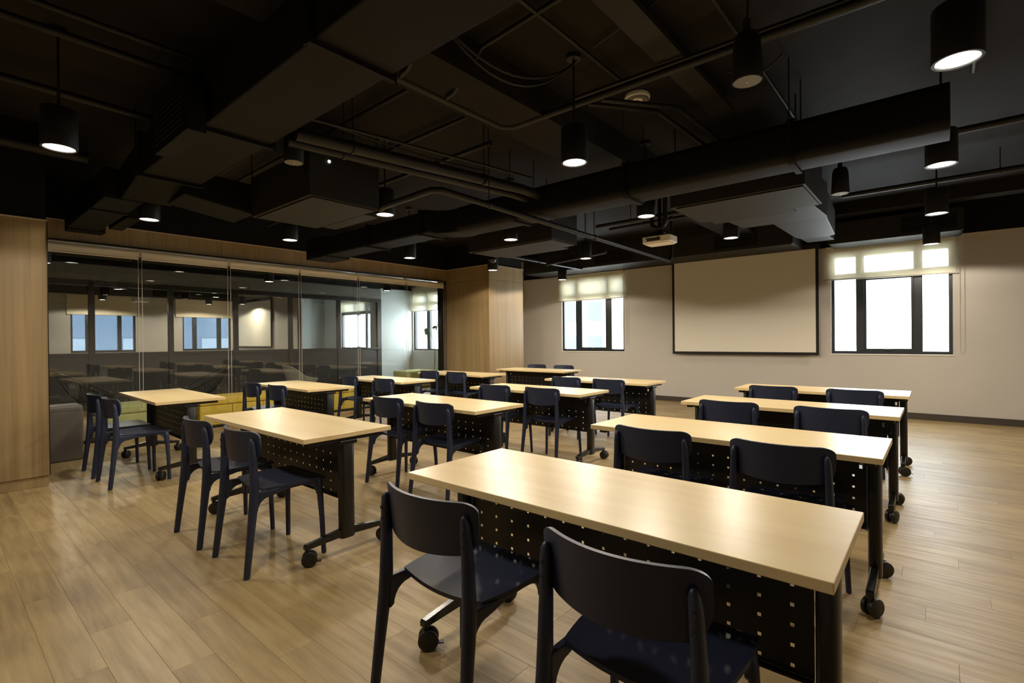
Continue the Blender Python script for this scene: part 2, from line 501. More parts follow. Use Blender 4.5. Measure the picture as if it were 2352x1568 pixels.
window('window_2', W2, [(-1.026, -0.916), (-0.292, -0.184)], 'dark framed window beside the projection screen, with white sky')

# ---- left glass wall: wooden band, plinth, black frame, panes
JY = [0.775, 1.835, 2.90, 3.96, 5.03, 6.09, 7.06]
band = struct(MB().box(X0 - 0.12, X0 - 0.02, 0.5, 7.2, 2.522, H).build('wall_left', 'black_wall'), 'wooden band above the glass wall')
ys = [0.5, 1.30, 2.52, 3.74, 4.96, 6.18, 7.2]
for a, c in zip(ys, ys[1:]):
    MB().box(X0 - 0.02, X0, a + 0.001, c - 0.001, 2.522, H).build('panel', 'oak', band)
struct(MB().box(X0 - 0.12, X0, YB, 7.2, H + 0.014, SLAB).build('wall_left_upper', 'black_wall'), 'black wall strip above the wooden band')
struct(MB().box(X0 - 0.12, X0, YB, 0.5, -0.1, H + 0.014).build('wall_left_rear', 'wall'), 'plain wall hidden behind the wooden nib')
struct(MB().box(X0 - 0.02, X0 + 0.012, 0.5, 7.2, H, H + 0.014).build('trim_2', 'trim'), 'pale strip along the top of the wooden band')
struct(MB().box(X0 - 0.11, X0 - 0.003, 0.5, 7.06, -0.004, 0.045).build('baseboard_left', 'oak'), 'wooden plinth under the glass wall')
gw = struct(empty('window_3', (X0 - 0.05, 3.9, 0.045)), 'frameless glass wall of tall panes along the training room')
def LG(b): return b.xform(Matrix.Translation((-(X0 - 0.05), -3.9, -0.045)))
LG(MB().box(X0 - 0.09, X0 - 0.01, 0.5, 7.06, 0.045, 0.078)).build('floor_track', 'black_metal', gw)
LG(MB().box(X0 - 0.09, X0 - 0.004, 0.5, 7.06, 2.49, 2.521)).build('head_track', 'black_metal', gw)
LG(MB().box(X0 - 0.10, X0 + 0.0, 7.05, 7.198, 0.0, 2.521)).build('jamb', 'black_metal', gw)
for a, c in zip(JY, JY[1:]):
    LG(MB().box(X0 - 0.056, X0 - 0.044, a + 0.002, c - 0.002, 0.078, 2.49)).build('pane', 'glass', gw)

# ---- wooden column in the corner
colm = struct(MB().box(X0 - 0.12, -6.72, 7.222, 8.23, -0.1, SLAB).build('wall_column', 'black_wall'), 'wood clad corner column between glass wall and window')
for z0, z1 in ((0.0, 2.466), (2.470, H)):
    MB().box(X0 + 0.0, -6.7, 7.2, 7.222, z0, z1).build('panel', 'oak', colm)
    MB().box(-6.72, -6.7, 7.222, 8.25, z0, z1).build('panel', 'oak', colm)
    MB().box(X0, -6.72, 8.23, 8.25, z0, z1).build('panel', 'oak', colm)
b = MB().box(X0, -6.69, 7.19, 7.2, H, H + 0.014); b.box(-6.7, -6.69, 7.2, 8.25, H, H + 0.014)
struct(b.build('trim_3', 'trim'), 'pale strip around the top of the wooden column')
struct(MB().box(X0 - 0.12, X0, 8.23, YF, -0.1, SLAB).build('wall_left_corner', 'wall'), 'short wall behind the wooden column')

# ---- wooden nib at the far left
nib = struct(MB().box(X0, -6.125, YB, 0.735, 0.095, SLAB).build('wall_nib', 'black_wall'), 'wood clad nib beside the taupe bin')
MB().box(-6.122, -6.10, YB, 0.735, 0.097, 2.375).build('panel', 'oak', nib)
MB().box(-6.26, -6.125, YB, 0.73, -0.006, 0.09).build('plinth', 'oak', nib)
MB().box(-6.13, -6.098, 0.735, 0.741, 0.092, 2.375).build('edge_strip', 'gloss_black', nib)
struct(MB().box(-6.125, -6.088, YB, 0.741, 2.375, 2.387).build('trim_4', 'trim'), 'pale strip along the top of the wooden nib')

# ---- lounge and far room behind the glass
part = struct(empty('window_4', (XP, 5.2, 0)), 'charcoal framed partition with glass above and solid panels below, behind the lounge')
def LP_(b): return b.xform(Matrix.Translation((-XP, -5.2, 0)))
MY = [0.83, 2.12, 3.426, 4.72, 6.01, 7.337, 8.62]
LP_(MB().box(XP - 0.05, XP + 0.03, 0.4, 8.69, 2.385, 2.49)).build('head_rail', 'part_frame', part)
LP_(MB().box(XP - 0.05, XP + 0.03, 0.4, 8.69, 1.03, 1.09)).build('mid_rail', 'part_frame', part)
LP_(MB().box(XP - 0.05, XP + 0.03, 0.4, 8.69, 0.0, 0.08)).build('bottom_rail', 'part_frame', part)
for y in MY:
    w = 0.065 if y == 8.62 else 0.045
    LP_(MB().box(XP - 0.055, XP + 0.035, y - w, y + w, 0.08, 2.385)).build('mullion', 'part_frame', part)
for a, c in zip(MY, MY[1:]):
    LP_(MB().box(XP - 0.016, XP - 0.008, a + 0.045, c - 0.045, 1.09, 2.385)).build('pane', 'glass', part)
    LP_(MB().box(XP - 0.03, XP + 0.01, a + 0.045, c - 0.045, 0.08, 1.03)).build('panel', 'part_panel', part)
b = MB().box(XP - 0.06, XP + 0.02, YB, 8.69, 2.49, 2.78); b.box(XP - 0.06, XP + 0.02, YB, 0.79, -0.1, 2.49)
struct(b.build('wall_lounge', 'wall_grey'), 'grey wall strip above the charcoal partition')
struct(MB().box(XP - 0.06, XP + 0.02, 8.69, YF, -0.1, 2.80).build('wall_lounge_end', 'wall_white'), 'white lounge wall beside the window')
struct(MB().box(XP - 0.06, XP + 0.02, YB, YF, 2.80, SLAB).build('wall_lounge_upper', 'black_wall'), 'black strip above the lounge wall')
WL = (-12.345, -10.75, 0.975, 2.66)
WF = (-16.48, -14.91, 1.01, 2.62)
wall_y('wall_lounge_front', XFAR, X0 - 0.06, YF, YF + 0.22, -0.1, 2.9, [WL, WF], 'wall_white', 'white facade wall of the lounge with a window')
struct(MB().box(XFAR, X0 - 0.06, YF + 0.003, YF + 0.22, 2.9, SLAB).build('wall_lounge_front_upper', 'black_wall'), 'black strip above the lounge window')
window('window_5', WL, [(-11.75, -11.61)], 'lounge window behind the green ottoman', transom=2.33, latch=False)
window('window_6', WF, [(-15.5, -15.38)], 'window of the far room seen through two glass walls', latch=False)
# far room: windows in the far wall
FW = [(2.77, 4.31, 1.0, 2.62), (5.577, 7.06, 1.0, 2.62)]
b = MB(); yv = YB
for a, c, z0, z1 in FW:
    b.box(XFAR - 0.2, XFAR, yv, a, -0.1, 2.72); b.box(XFAR - 0.2, XFAR, a, c, -0.1, z0); b.box(XFAR - 0.2, XFAR, a, c, z1, 2.72); yv = c
b.box(XFAR - 0.2, XFAR, yv, YF, -0.1, 2.72)
struct(b.build('wall_far', 'wall'), 'greige far wall of the neighbouring room')
struct(MB().box(XFAR - 0.2, XFAR, YB, YF, 2.72, SLAB).build('wall_far_upper', 'black_wall'), 'black strip above the far wall')
FM = [((3.11, 3.30), (3.865, 3.965)), ((5.885, 6.005), (6.634, 6.758))]
for k, ((a, c, z0, z1), mu) in enumerate(zip(FW, FM)):
    root = struct(empty('window_%d' % (7 + k), (XFAR - 0.06, (a + c) / 2, z0)), ['far room window showing a blue facade, beside the glass wall nib end', 'far room window beside the far projection screen'][k])
    T = Matrix.Translation((-(XFAR - 0.06), -(a + c) / 2, -z0))
    xa, xb = XFAR - 0.12, XFAR - 0.04; t = 0.05
    f = MB().box(xa, xb, a, a + t, z0, z1); f.box(xa, xb, c - t, c, z0, z1); f.box(xa, xb, a + t, c - t, z0, z0 + 0.07); f.box(xa, xb, a + t, c - t, z1 - t, z1)
    f.xform(T).build('window_frame', 'frame', root)
    seg = [a + t] + [v for m in mu for v in m] + [c - t]
    for m in mu: MB().box(xa, xb, m[0], m[1], z0 + 0.07, z1 - t).xform(T).build('mullion', 'frame', root)
    for i in range(0, len(seg), 2):
        MB().box(XFAR - 0.085, XFAR - 0.08, seg[i], seg[i + 1], z0 + 0.07, z1 - t).xform(T).build('pane', 'glass_dark', root)
struct(MB().box(XFAR, -14.65, 7.3, 7.45, -0.1, SLAB).build('wall_far_screen', 'wall'), 'greige wall carrying the far projection screen')
struct(MB().box(-17.75, -17.61, 7.45, YF, -0.1, SLAB).build('wall_far_side', 'wall_white'), 'pale side wall beside the far window')

# ================================================================== CEILING SERVICES
def simple(name, mb, material, label, cat, group=None, smooth=0, bevel=0.0):
    return tag(mb.build(name, material, None, smooth, bevel), label, cat, group)

def origin_base(o):
    """move the object's origin to the middle of its bounding box"""
    me = o.data
    xs = [v.co for v in me.vertices]
    c = Vector(((min(v.x for v in xs) + max(v.x for v in xs)) / 2, (min(v.y for v in xs) + max(v.y for v in xs)) / 2, min(v.z for v in xs)))
    me.transform(Matrix.Translation(-c)); o.location = o.location + c
    return o

# concrete beams
struct(MB().box(-2.78, -2.32, YB, YF, 3.0, SLAB).build('trim_5', 'black_paint'), 'black concrete beam across the ceiling')
struct(MB().box(X0, XR, 8.86, 9.1, 3.08, SLAB).build('trim_6', 'black_paint'), 'black concrete beam along the screen wall')

# --- main duct over the near tables
d1 = empty('air_duct', (-2.0, 1.43, 2.7)); tag(d1, 'black rectangular air duct running over the tables nearest the camera to the glass wall', 'air duct')
def L1(b): return b.xform(Matrix.Translation((2.0, -1.43, -2.7)))
L1(MB().box(-5.1, 1.6, 1.21, 1.65, 2.7, 3.03)).build('duct_body', 'duct', d1, bevel=0.01)
for x in (-5.1, -3.7, -2.25, -0.8, 0.6):
    f = MB().box(x - 0.018, x + 0.018, 1.185, 1.675, 2.675, 3.055)
    L1(f).build('flange', 'duct', d1)
    for s in (1.17, 1.69):
        L1(MB().cyl((x, s, 2.66), (x, s, SLAB), 0.005, 6)).build('hanger_rod', 'pipe', d1)
# neck, then lower branch to the diffuser by the glass wall
L1(MB().prism([(-5.1, 2.72), (-5.1, 3.0), (-5.75, 2.9), (-5.75, 2.61)], 1.2, 1.6, 'y')).build('duct_neck', 'duct', d1, bevel=0.01)
L1(MB().box(-7.55, -5.75, 1.08, 1.38, 2.6, 2.88)).build('duct_body', 'duct', d1, bevel=0.008)
L1(MB().box(-6.35, -6.31, 1.065, 1.39, 2.585, 2.895)).build('flange', 'duct', d1)
L1(MB().box(-7.75, -7.55, 1.09, 1.43, 2.585, 2.89)).build('diffuser_box', 'duct', d1, bevel=0.004)
L1(MB().box(-7.4, -6.6, 1.43, 1.56, 2.61, 2.8)).build('side_box', 'duct', d1, bevel=0.006)
L1(MB().prism([(1.55, 2.62), (1.55, 2.86), (2.16, 2.84), (2.16, 2.54)], -5.7, -5.2, 'x')).build('branch_duct', 'duct', d1, bevel=0.01)
lb = L1(MB().box(-4.20, -3.54, 1.075, 1.185, 2.6, 2.92)).build('grille_box', 'duct', d1, bevel=0.003)
for k in range(7):
    z = 2.64 + k * 0.035
    L1(MB().prism([(1.066, z), (1.075, z + 0.012), (1.075, z + 0.018), (1.062, z + 0.004)], -4.17, -3.57, 'x')).build('louvre', 'duct', lb).parent = lb

# --- concealed fan coil units
def fan_unit(x0, x1, y0, y1, z0, label, lip=True):
    r = empty('fan_coil_unit', ((x0 + x1) / 2, (y0 + y1) / 2, z0)); tag(r, label, 'air conditioner', 'concealed fan coil units')
    T = Matrix.Translation((-(x0 + x1) / 2, -(y0 + y1) / 2, -z0))
    MB().box(x0, x1, y0, y1, z0 + 0.012, z0 + 0.40).xform(T).build('unit_body', 'unit', r, bevel=0.004)
    MB().box(x0 + 0.05, x1 - 0.02, y0 + 0.03, y1 - 0.03, z0, z0 + 0.012).xform(T).build('service_panel', 'unit', r, bevel=0.002)
    if lip: MB().box(x0 + 0.1, x1 - 0.25, y1, y1 + 0.17, z0 + 0.01, z0 + 0.26).xform(T).build('outlet_collar', 'unit', r, bevel=0.004)
    for x in (x0 + 0.06, x1 - 0.06):
        for y in (y0 - 0.015, y1 + 0.015):
            MB().cyl((x, y, z0 + 0.2), (x, y, SLAB), 0.006, 6).xform(T).build('hanger_rod', 'pipe', r)
    return r
u1 = fan_unit(-5.19, -4.03, 2.13, 2.82, 2.5, 'square black fan coil unit with a small white indicator light')
fan_unit(-5.08, -3.62, 5.03, 5.60, 2.5, 'black fan coil unit hanging in front of the wooden column')
u3 = fan_unit(-1.95, -0.82, 4.64, 5.45, 2.5, 'black fan coil unit joined to the long duct near the speaker')
MB().lathe([(0.0, -0.004), (0.012, -0.004), (0.012, 0.004), (0.0, 0.004)], n=12).xform(Matrix.Translation((0.582, -0.167, 0.336)) @ Matrix.Rotation(math.pi / 2, 4, 'Y')).build('indicator_light', 'led', u1)
MB().prism([(5.45, 2.52), (5.45, 2.86), (6.3, 2.92), (6.3, 2.56)], -1.75, -0.9, 'x').xform(Matrix.Translation((1.385, -5.045, -2.5))).build('outlet_duct', 'unit', u3, bevel=0.006)

# --- long duct along the second row of lamps
d2 = empty('air_duct', (-2.0, 4.2, 2.53)); tag(d2, 'long black duct with rounded corners ending above the right side of the room', 'air duct')
def L2(b): return b.xform(Matrix.Translation((2.0, -4.2, -2.53)))
L2(MB().prism(rrect(4.02, 4.36, 2.53, 2.82, 0.06), -4.25, 0.06, 'x')).build('duct_body', 'duct', d2, 40)
for x in (-3.4, -2.1, -0.8):
    L2(MB().prism(rrect(4.0, 4.38, 2.51, 2.84, 0.06), x - 0.02, x + 0.02, 'x')).build('flange', 'duct', d2, 40)
    for y in (3.99, 4.39):
        L2(MB().cyl((x, y, 2.6), (x, y, SLAB), 0.005, 6)).build('hanger_rod', 'pipe', d2)
# elbow jogging to the branch that ends at the glass wall
pts = []
el = MB(); rings = []
for k in range(7):
    a = math.radians(90 * k / 6)
    px, py = -4.25 - 0.30 * math.sin(a), 4.19 - 0.30 * (1 - math.cos(a)) * 0.75
    w = 0.17
    nx, ny = 0.25 * math.sin(a) * 0 - 0.0, 1.0
    rings.append([(px, py - w, 2.53), (px, py + w, 2.53), (px, py + w, 2.80), (px, py - w, 2.80)])
el.rings(rings)
L2(el).build('duct_elbow', 'duct', d2, bevel=0.02)
L2(MB().box(-6.75, -4.5, 3.80, 4.14, 2.52, 2.78)).build('duct_body', 'duct', d2, bevel=0.02)
for x in (-4.62, -5.7):
    L2(MB().box(x - 0.02, x + 0.02, 3.78, 4.16, 2.50, 2.80)).build('flange', 'duct', d2)
gb = L2(MB().box(-7.25, -6.75, 3.76, 4.19, 2.50, 2.80)).build('diffuser_box', 'duct', d2, bevel=0.01)
for k in range(6):
    z = 2.54 + k * 0.036
    o = L2(MB().prism([(3.748, z), (3.76, z + 0.012), (3.76, z + 0.018), (3.744, z + 0.004)], -7.2, -6.8, 'x')).build('louvre', 'duct', gb)

# --- bulkheads with grilles along the screen wall
def bulk(x0, x1, y0, z0, z1, grilles, label, rad=0.03):
    r = empty('air_plenum', ((x0 + x1) / 2, (y0 + YF) / 2, z0)); tag(r, label, 'air duct', 'air plenums along the screen wall')
    T = Matrix.Translation((-(x0 + x1) / 2, -(y0 + YF) / 2, -z0))
    MB().prism(rrect(x0, x1, z0, z1, rad), y0, YF - 0.16, 'y').xform(T).build('plenum_body', 'unit', r, 40)
    for hx in (x0 + 0.25, x1 - 0.25):
        MB().cyl((hx, y0 + 0.2, z1 - 0.01), (hx, y0 + 0.2, SLAB if y0 > 9.1 else 3.08), 0.006, 6).xform(T).build('hanger_rod', 'pipe', r)
    for gx0, gx1, gz0, gz1 in grilles:
        g = MB().box(gx0 - 0.03, gx1 + 0.03, y0 - 0.012, y0, gz0 - 0.03, gz0).box(gx0 - 0.03, gx1 + 0.03, y0 - 0.012, y0, gz1, gz1 + 0.03)
        g.box(gx0 - 0.03, gx0, y0 - 0.012, y0, gz0, gz1).box(gx1, gx1 + 0.03, y0 - 0.012, y0, gz0, gz1)
        go = g.xform(T).build('grille', 'unit', r)
        n = 7
        for k in range(n):
            z = gz0 + (gz1 - gz0) * (k + 0.3) / n
            MB().prism([(y0 - 0.012, z), (y0 - 0.001, z + 0.012), (y0 - 0.001, z + 0.017), (y0 - 0.012, z + 0.005)], gx0, gx1, 'x').xform(T).build('louvre', 'duct', go)
    return r
bulk(-7.2, -1.75, 8.92, 2.745, 3.10, [(-5.35, -4.5, 2.80, 3.02), (-2.95, -2.25, 2.80, 3.02)], 'long black plenum with two grilles above the left window and screen')
bulk(-1.32, 0.27, 9.12, 2.70, 3.02, [(-0.4, 0.2, 2.75, 2.97)], 'black plenum with rounded edges above the window beside the screen', 0.05)
# transition duct from the unit to the plenum
simple('air_duct', MB().rings([[(-1.46, 6.32, 2.58), (-0.92, 6.32, 2.58), (-0.92, 6.32, 2.92), (-1.46, 6.32, 2.92)], [(-1.46, 7.6, 2.60), (-1.02, 7.7, 2.60), (-1.02, 7.7, 2.92), (-1.46, 7.6, 2.92)], [(-1.56, 8.4, 2.72), (-1.2, 8.5, 2.72), (-1.2, 8.5, 3.0), (-1.56, 8.4, 3.0)], [(-1.56, 9.0, 2.745), (-1.2, 9.0, 2.745), (-1.2, 9.0, 3.0), (-1.56, 9.0, 3.0)]]), 'unit', 'short tapering black duct between the fan unit and the screen wall plenum', 'air duct', bevel=0.01)

# --- pipes and conduits: every run is a thing of its own
def run(pts, r, label, cat='pipe', name='pipe', material='pipe', group='ceiling pipes and conduits', hang=(), n=10):
    if not hang:
        return simple(name, MB().tube(pts, r, n), material, label, cat, group, smooth=60)
    c = Vector(pts[0])
    root = empty(name, c); tag(root, label, cat, group)
    T = Matrix.Translation(-c)
    MB().tube(pts, r, n).xform(T).build('pipe_run', material, root, 60)
    for h in hang:
        MB().cyl(h, (h[0], h[1], SLAB), 0.005, 6).xform(T).build('hanger_rod', 'pipe', root)
        MB().lathe([(r + 0.006, -0.012), (r + 0.006, 0.012)], n=12).xform(T @ Matrix.Translation(h) @ (Matrix.Rotation(math.pi / 2, 4, 'X') if abs(pts[0][1] - pts[-1][1]) > abs(pts[0][0] - pts[-1][0]) else Matrix.Rotation(math.pi / 2, 4, 'Y'))).build('clamp', 'pipe', root, 60)
    return root
run([(-3.40, 1.70, 2.72), (-3.05, 3.75, 2.72), (-3.05, 4.0, 2.72)], 0.045, 'thick black refrigerant pipe crossing under the beam beside a thinner pipe', hang=[(-3.33, 2.1, 2.72), (-3.12, 3.3, 2.72)])
run([(-3.52, 1.70, 2.70), (-3.19, 3.75, 2.70), (-3.19, 4.0, 2.70)], 0.034, 'thinner insulated pipe running beside the thick refrigerant pipe', hang=[(-3.455, 2.1, 2.70)])
run([(-3.88, 2.72, 2.47), (-3.80, 2.70, 2.48), (-3.10, 2.66, 2.48), (-3.04, 2.72, 2.48), (-3.12, 5.2, 2.48), (-3.21, 7.58, 2.48), (-3.21, 7.66, 2.54), (-3.21, 7.68, 2.62), (-3.21, 7.68, SLAB)], 0.027, 'long black sprinkler pipe bending near the square fan unit, running to the screen', hang=[(-3.06, 3.3, 2.48), (-3.12, 5.2, 2.48), (-3.20, 7.2, 2.48)])
run([(-2.70, 1.66, 3.0), (-2.70, 3.05, 3.0), (-2.62, 3.13, 3.0), (0.6, 3.17, 3.0), (2.2, 3.18, 3.0)], 0.026, 'black conduit turning a corner under the beam and passing the front speaker')
run([(-2.95, 3.21, 2.98), (-4.6, 3.26, 2.98), (-7.5, 3.3, 2.98)], 0.022, 'black conduit running from the beam to the glass wall')
run([(-3.0, 3.05, 3.19), (-4.5, 3.07, 3.19), (-7.3, 3.1, 3.19)], 0.018, 'slim conduit fixed to the slab above the fan coil unit')
run([(-2.95, 2.18, 3.19), (-4.4, 2.2, 3.19), (-7.3, 2.22, 3.19)], 0.018, 'slim conduit on the slab beside the near duct')
run([(-2.95, 2.42, 3.19), (-4.4, 2.44, 3.19), (-7.3, 2.46, 3.19)], 0.018, 'slim conduit on the slab over the square fan coil unit')
run([(-2.1, 3.22, 3.095), (-0.5, 3.26, 3.095), (1.8, 3.28, 3.095)], 0.014, 'thin cable conduit beside the front cross conduit')
run([(-2.1, 3.34, 3.10), (-0.5, 3.38, 3.10), (1.8, 3.40, 3.10)], 0.014, 'thin cable conduit farther from the front cross conduit')
run([(-1.80, 1.72, 3.2), (-1.80, 3.55, 3.2)], 0.014, 'slim conduit along the slab beside the beam')
run([(-2.15, 3.5, 3.17), (-1.78, 4.0, 3.17), (-1.70, 6.2, 3.17)], 0.018, 'slim conduit angled past the white access point')
run([(-2.0, 3.45, 3.14), (-1.60, 3.98, 3.14), (-1.52, 6.2, 3.14)], 0.018, 'second slim conduit angled past the white access point')
run([(-0.98, 1.4, 3.21), (-0.96, 6.0, 3.21)], 0.013, 'slim conduit beside the flat cable tray')
run([(0.2, 1.6, 3.17), (0.2, 4.9, 3.17)], 0.020, 'black conduit over the lamp column beside the right wall')
run([(-0.2, 5.62, 2.98), (2.3, 5.62, 2.98)], 0.028, 'black pipe running to the right wall behind the long duct', hang=[(0.6, 5.62, 2.98)])
run([(-0.9, 7.35, 3.0), (2.3, 7.35, 3.0)], 0.028, 'black pipe near the screen wall plenum running to the right wall', hang=[(0.5, 7.35, 3.0)])
run([(-5.6, 7.62, 2.68), (-4.1, 7.2, 2.68)], 0.026, 'short black pipe passing in front of the wooden column', hang=[(-4.9, 7.424, 2.68)])
run([(-5.66, 6.3, 2.72), (-5.62, 8.85, 2.72)], 0.028, 'black pipe beside the wooden column heading to the screen wall', hang=[(-5.64, 7.43, 2.72)])
run([(-3.5, 5.9, 2.78), (-2.9, 5.9, 2.78), (-2.2, 5.95, 2.80), (-2.0, 6.0, 2.80)], 0.026, 'short black pipe crossing behind the projector mount', hang=[(-3.0, 5.9, 2.78)])
run([(-3.5, 6.25, 2.80), (-2.2, 6.3, 2.82)], 0.022, 'thin black pipe crossing behind the projector mount', hang=[(-3.0, 6.27, 2.807)])
run([(-5.85, -0.6, 2.95), (-5.95, 1.0, 2.98)], 0.05, 'thick black pipe near the wooden nib')
run([(-4.8, -1.5, 3.1), (-4.9, 1.9, 3.1)], 0.028, 'black pipe above the lamp nearest the nib')
run([(-3.98, -1.5, 3.12), (-3.97, 1.9, 3.12)], 0.024, 'thin black pipe crossing above the near duct')
run([(-3.76, -1.5, 3.14), (-3.72, 1.9, 3.14)], 0.018, 'slim black conduit beside the thin pipe over the near duct')
run([(-2.64, 2.02, 2.985), (-2.55, 2.0, 2.985), (-2.25, 1.98, 3.18), (-1.6, 1.98, 3.2)], 0.016, 'slim conduit climbing over the beam beside the near duct')
run([(-2.64, 2.42, 2.985), (-2.55, 2.4, 2.985), (-2.25, 2.38, 3.18), (-1.55, 2.36, 3.21)], 0.016, 'second slim conduit climbing over the beam')
run([(-3.27, 1.75, 2.80), (-2.93, 3.75, 2.80)], 0.012, 'thin conduit lying above the refrigerant pipes')
# flat cable tray along y
b = MB().box(-1.43, -1.27, 1.4, 4.3, 3.12, 3.125)
b.box(-1.435, -1.43, 1.4, 4.3, 3.12, 3.16); b.box(-1.27, -1.265, 1.4, 4.3, 3.12, 3.16)
tr = simple('cable_tray', b, 'unit', 'flat black cable tray beside the front speaker', 'cable tray')
# sagging cables
def sag(p0, p1, d, label, r=0.008):
    pts = []
    for k in range(13):
        t = k / 12
        p = Vector(p0).lerp(Vector(p1), t); p.z -= 4 * d * t * (1 - t)
        pts.append(p)
    return simple('cable', MB().tube(pts, r, 6), 'cable', label, 'cable', 'sagging ceiling cables', smooth=60)
sag((-2.2, 1.95, 3.15), (-1.9, 2.95, 3.2), 0.28, 'black cable sagging between the beam and a pendant lamp')
sag((-2.2, 1.97, 3.14), (-1.92, 2.95, 3.18), 0.2, 'second black cable sagging beside the first one')
sag((-1.75, 2.93, 3.225), (-0.7, 2.57, 3.225), 0.01, 'black cable running from a pendant lamp to the front speaker')
sag((-1.15, 3.80, 3.2), (-0.8, 3.82, 3.2), 0.08, 'short black cable looping near the access point')
sag((-3.3, 1.9, 2.82), (-3.15, 3.4, 2.82), 0.03, 'black cable lying along the refrigerant pipes')

# small white access point
ap = empty('access_point', (-1.86, 3.79, SLAB)); tag(ap, 'round white wireless access point on the black ceiling', 'access point')
MB().lathe([(0.0, 0.0), (0.098, 0.0), (0.104, -0.012), (0.100, -0.03), (0.085, -0.04), (0.0, -0.043)], n=32).build('cover', 'white_plastic', ap, 40)
MB().lathe([(0.088, -0.0385), (0.092, -0.036), (0.084, -0.0425), (0.082, -0.0415)], n=32).build('ring', 'grille', ap, 40)
MB().lathe([(0.0, -0.044), (0.012, -0.044), (0.012, -0.041), (0.0, -0.041)], n=12).build('badge', 'grille', ap)

# ------------------------------------------------------------------ pendant lamps
def make_lamp(h_top):
    r = empty('pendant_lamp')
    prof = [(0.078, 0.02), (0.080, 0.0), (0.092, 0.0), (0.093, 0.005), (0.093, 0.235), (0.088, 0.245), (0.0, 0.245)]
    MB().lathe([(0.0, 0.022)] + prof, n=32).build('housing', 'lamp_black', r, 40)
    MB().lathe([(0.0, 0.006), (0.077, 0.006), (0.077, 0.014), (0.0, 0.014)], n=32).build('diffuser', 'lamp_glow', r, 40)
    MB().cyl((0.0, 0.0, 0.245), (0.0, 0.0, h_top), 0.008, 8).build('stem', 'lamp_black', r, 60)
    MB().lathe([(0.0, h_top - 0.03), (0.05, h_top - 0.03), (0.05, h_top), (0.0, h_top)], n=20).build('ceiling_rose', 'lamp_black', r, 40)
    ld = bpy.data.lights.new('lamp_light', 'SPOT')
    ld.energy = LAMP_W; ld.color = LAMP_COL; ld.spot_size = math.radians(162); ld.spot_blend = 0.12; ld.shadow_soft_size = 0.09
    lo = bpy.data.objects.new('light', ld); COL.objects.link(lo); lo.parent = r; lo.location = (0, 0, -0.012)
    return r
LZ = 2.5
lampA = make_lamp(SLAB - LZ)
lamp_spots = [
 (-4.20, 0.57, 'black cylinder pendant near the wooden nib and its thick pipe'),
 (-5.99, 1.48, 'black cylinder pendant under the duct end by the glass wall'),
 (-5.98, 2.90, 'black cylinder pendant between the square fan unit and the glass wall'),
 (-4.11, 2.94, 'black cylinder pendant at the corner of the square fan unit'),
 (-6.00, 4.72, 'black cylinder pendant beyond the duct diffuser near the glass wall'),
 (-4.01, 4.71, 'black cylinder pendant behind the duct elbow'),
 (-1.93, 2.96, 'black cylinder pendant hanging below the beam with sagging cables'),
 (-4.11, 6.59, 'black cylinder pendant between the sprinkler pipe and the left window'),
 (-2.24, 4.74, 'black cylinder pendant just in front of the projector'),
 (-1.95, 6.49, 'black cylinder pendant in front of the projection screen'),
 (0.07, 3.01, 'black cylinder pendant nearest the free end of the long duct'),
 (0.02, 4.77, 'black cylinder pendant under the free end of the long duct'),
 (-0.01, 6.64, 'black cylinder pendant between the long duct and the plenum by the right window'),
 (-0.07, 8.80, 'black cylinder pendant right in front of the blind beside the screen'),
 (-5.93, 8.60, 'black cylinder pendant right in front of the left window blind'),
 (-6.0, 6.55, 'black cylinder pendant half hidden by the dome camera at the wooden column'),
 (-2.03, 0.50, 'black cylinder pendant beside the near duct, above the table nearest the camera'),
]
for i, (x, y, lab) in enumerate(lamp_spots):
    o = lampA if i == 0 else copy_tree(lampA)
    o.location = (x, y, LZ)
    tag(o, lab, 'lamp', 'cylinder pendants in the training room')
for x, y, lab in [(-10.3, 1.2, 'cylinder pendant in the lounge near the wooden nib'), (-10.4, 4.6, 'cylinder pendant in the middle of the lounge'),
                  (-10.3, 7.4, 'cylinder pendant in the lounge above the green ottoman'),
                  (-14.2, 2.9, 'cylinder pendant in the far room before the window with the blue facade'), (-17.9, 3.3, 'cylinder pendant washing the first far window blind'), (-17.9, 6.0, 'cylinder pendant washing the second far window blind'),
                  (-17.2, 6.75, 'cylinder pendant lighting the far projection screen'), (-15.0, 5.2, 'cylinder pendant in the middle of the far room')]:
    o = copy_tree(lampA); o.location = (x, y, LZ); tag(o, lab, 'lamp', 'cylinder pendants behind the glass wall')

# ------------------------------------------------------------------ hanging speakers
def speaker(x, y, z, label):
    r = empty('hanging_speaker', (x, y, z)); tag(r, label, 'speaker', 'hanging pendant speakers')
    MB().lathe([(0.0, 0.008), (0.064, 0.004), (0.068, 0.0), (0.070, 0.006), (0.062, 0.19), (0.05, 0.225), (0.025, 0.235), (0.0, 0.236)], n=28).build('housing', 'lamp_black', r, 40)
    MB().lathe([(0.0, 0.0), (0.062, 0.0), (0.062, 0.005), (0.0, 0.005)], n=28).build('speaker_grille', 'grille', r)
    MB().cyl((0, 0, -0.003), (0, 0, 0.002), 0.005, 8).build('indicator', 'white_plastic', r)
    MB().cyl((0, 0, 0.235), (0, 0, 0.30), 0.018, 10).build('bracket', 'lamp_black', r, 60)
    MB().tube([(0, 0, 0.29), (0.008, 0.004, 0.45), (-0.004, 0.0, 0.6), (0, 0, SLAB - z)], 0.007, 6).build('cord', 'cable', r, 60)
speaker(-0.70, 2.60, 2.51, 'black hanging speaker crossed by the front conduit')
speaker(-0.66, 5.30, 2.54, 'black hanging speaker beside the fan coil unit on the long duct')
speaker(-3.64, 1.80, 2.60, 'black hanging speaker in the dark between the near duct and square fan unit')

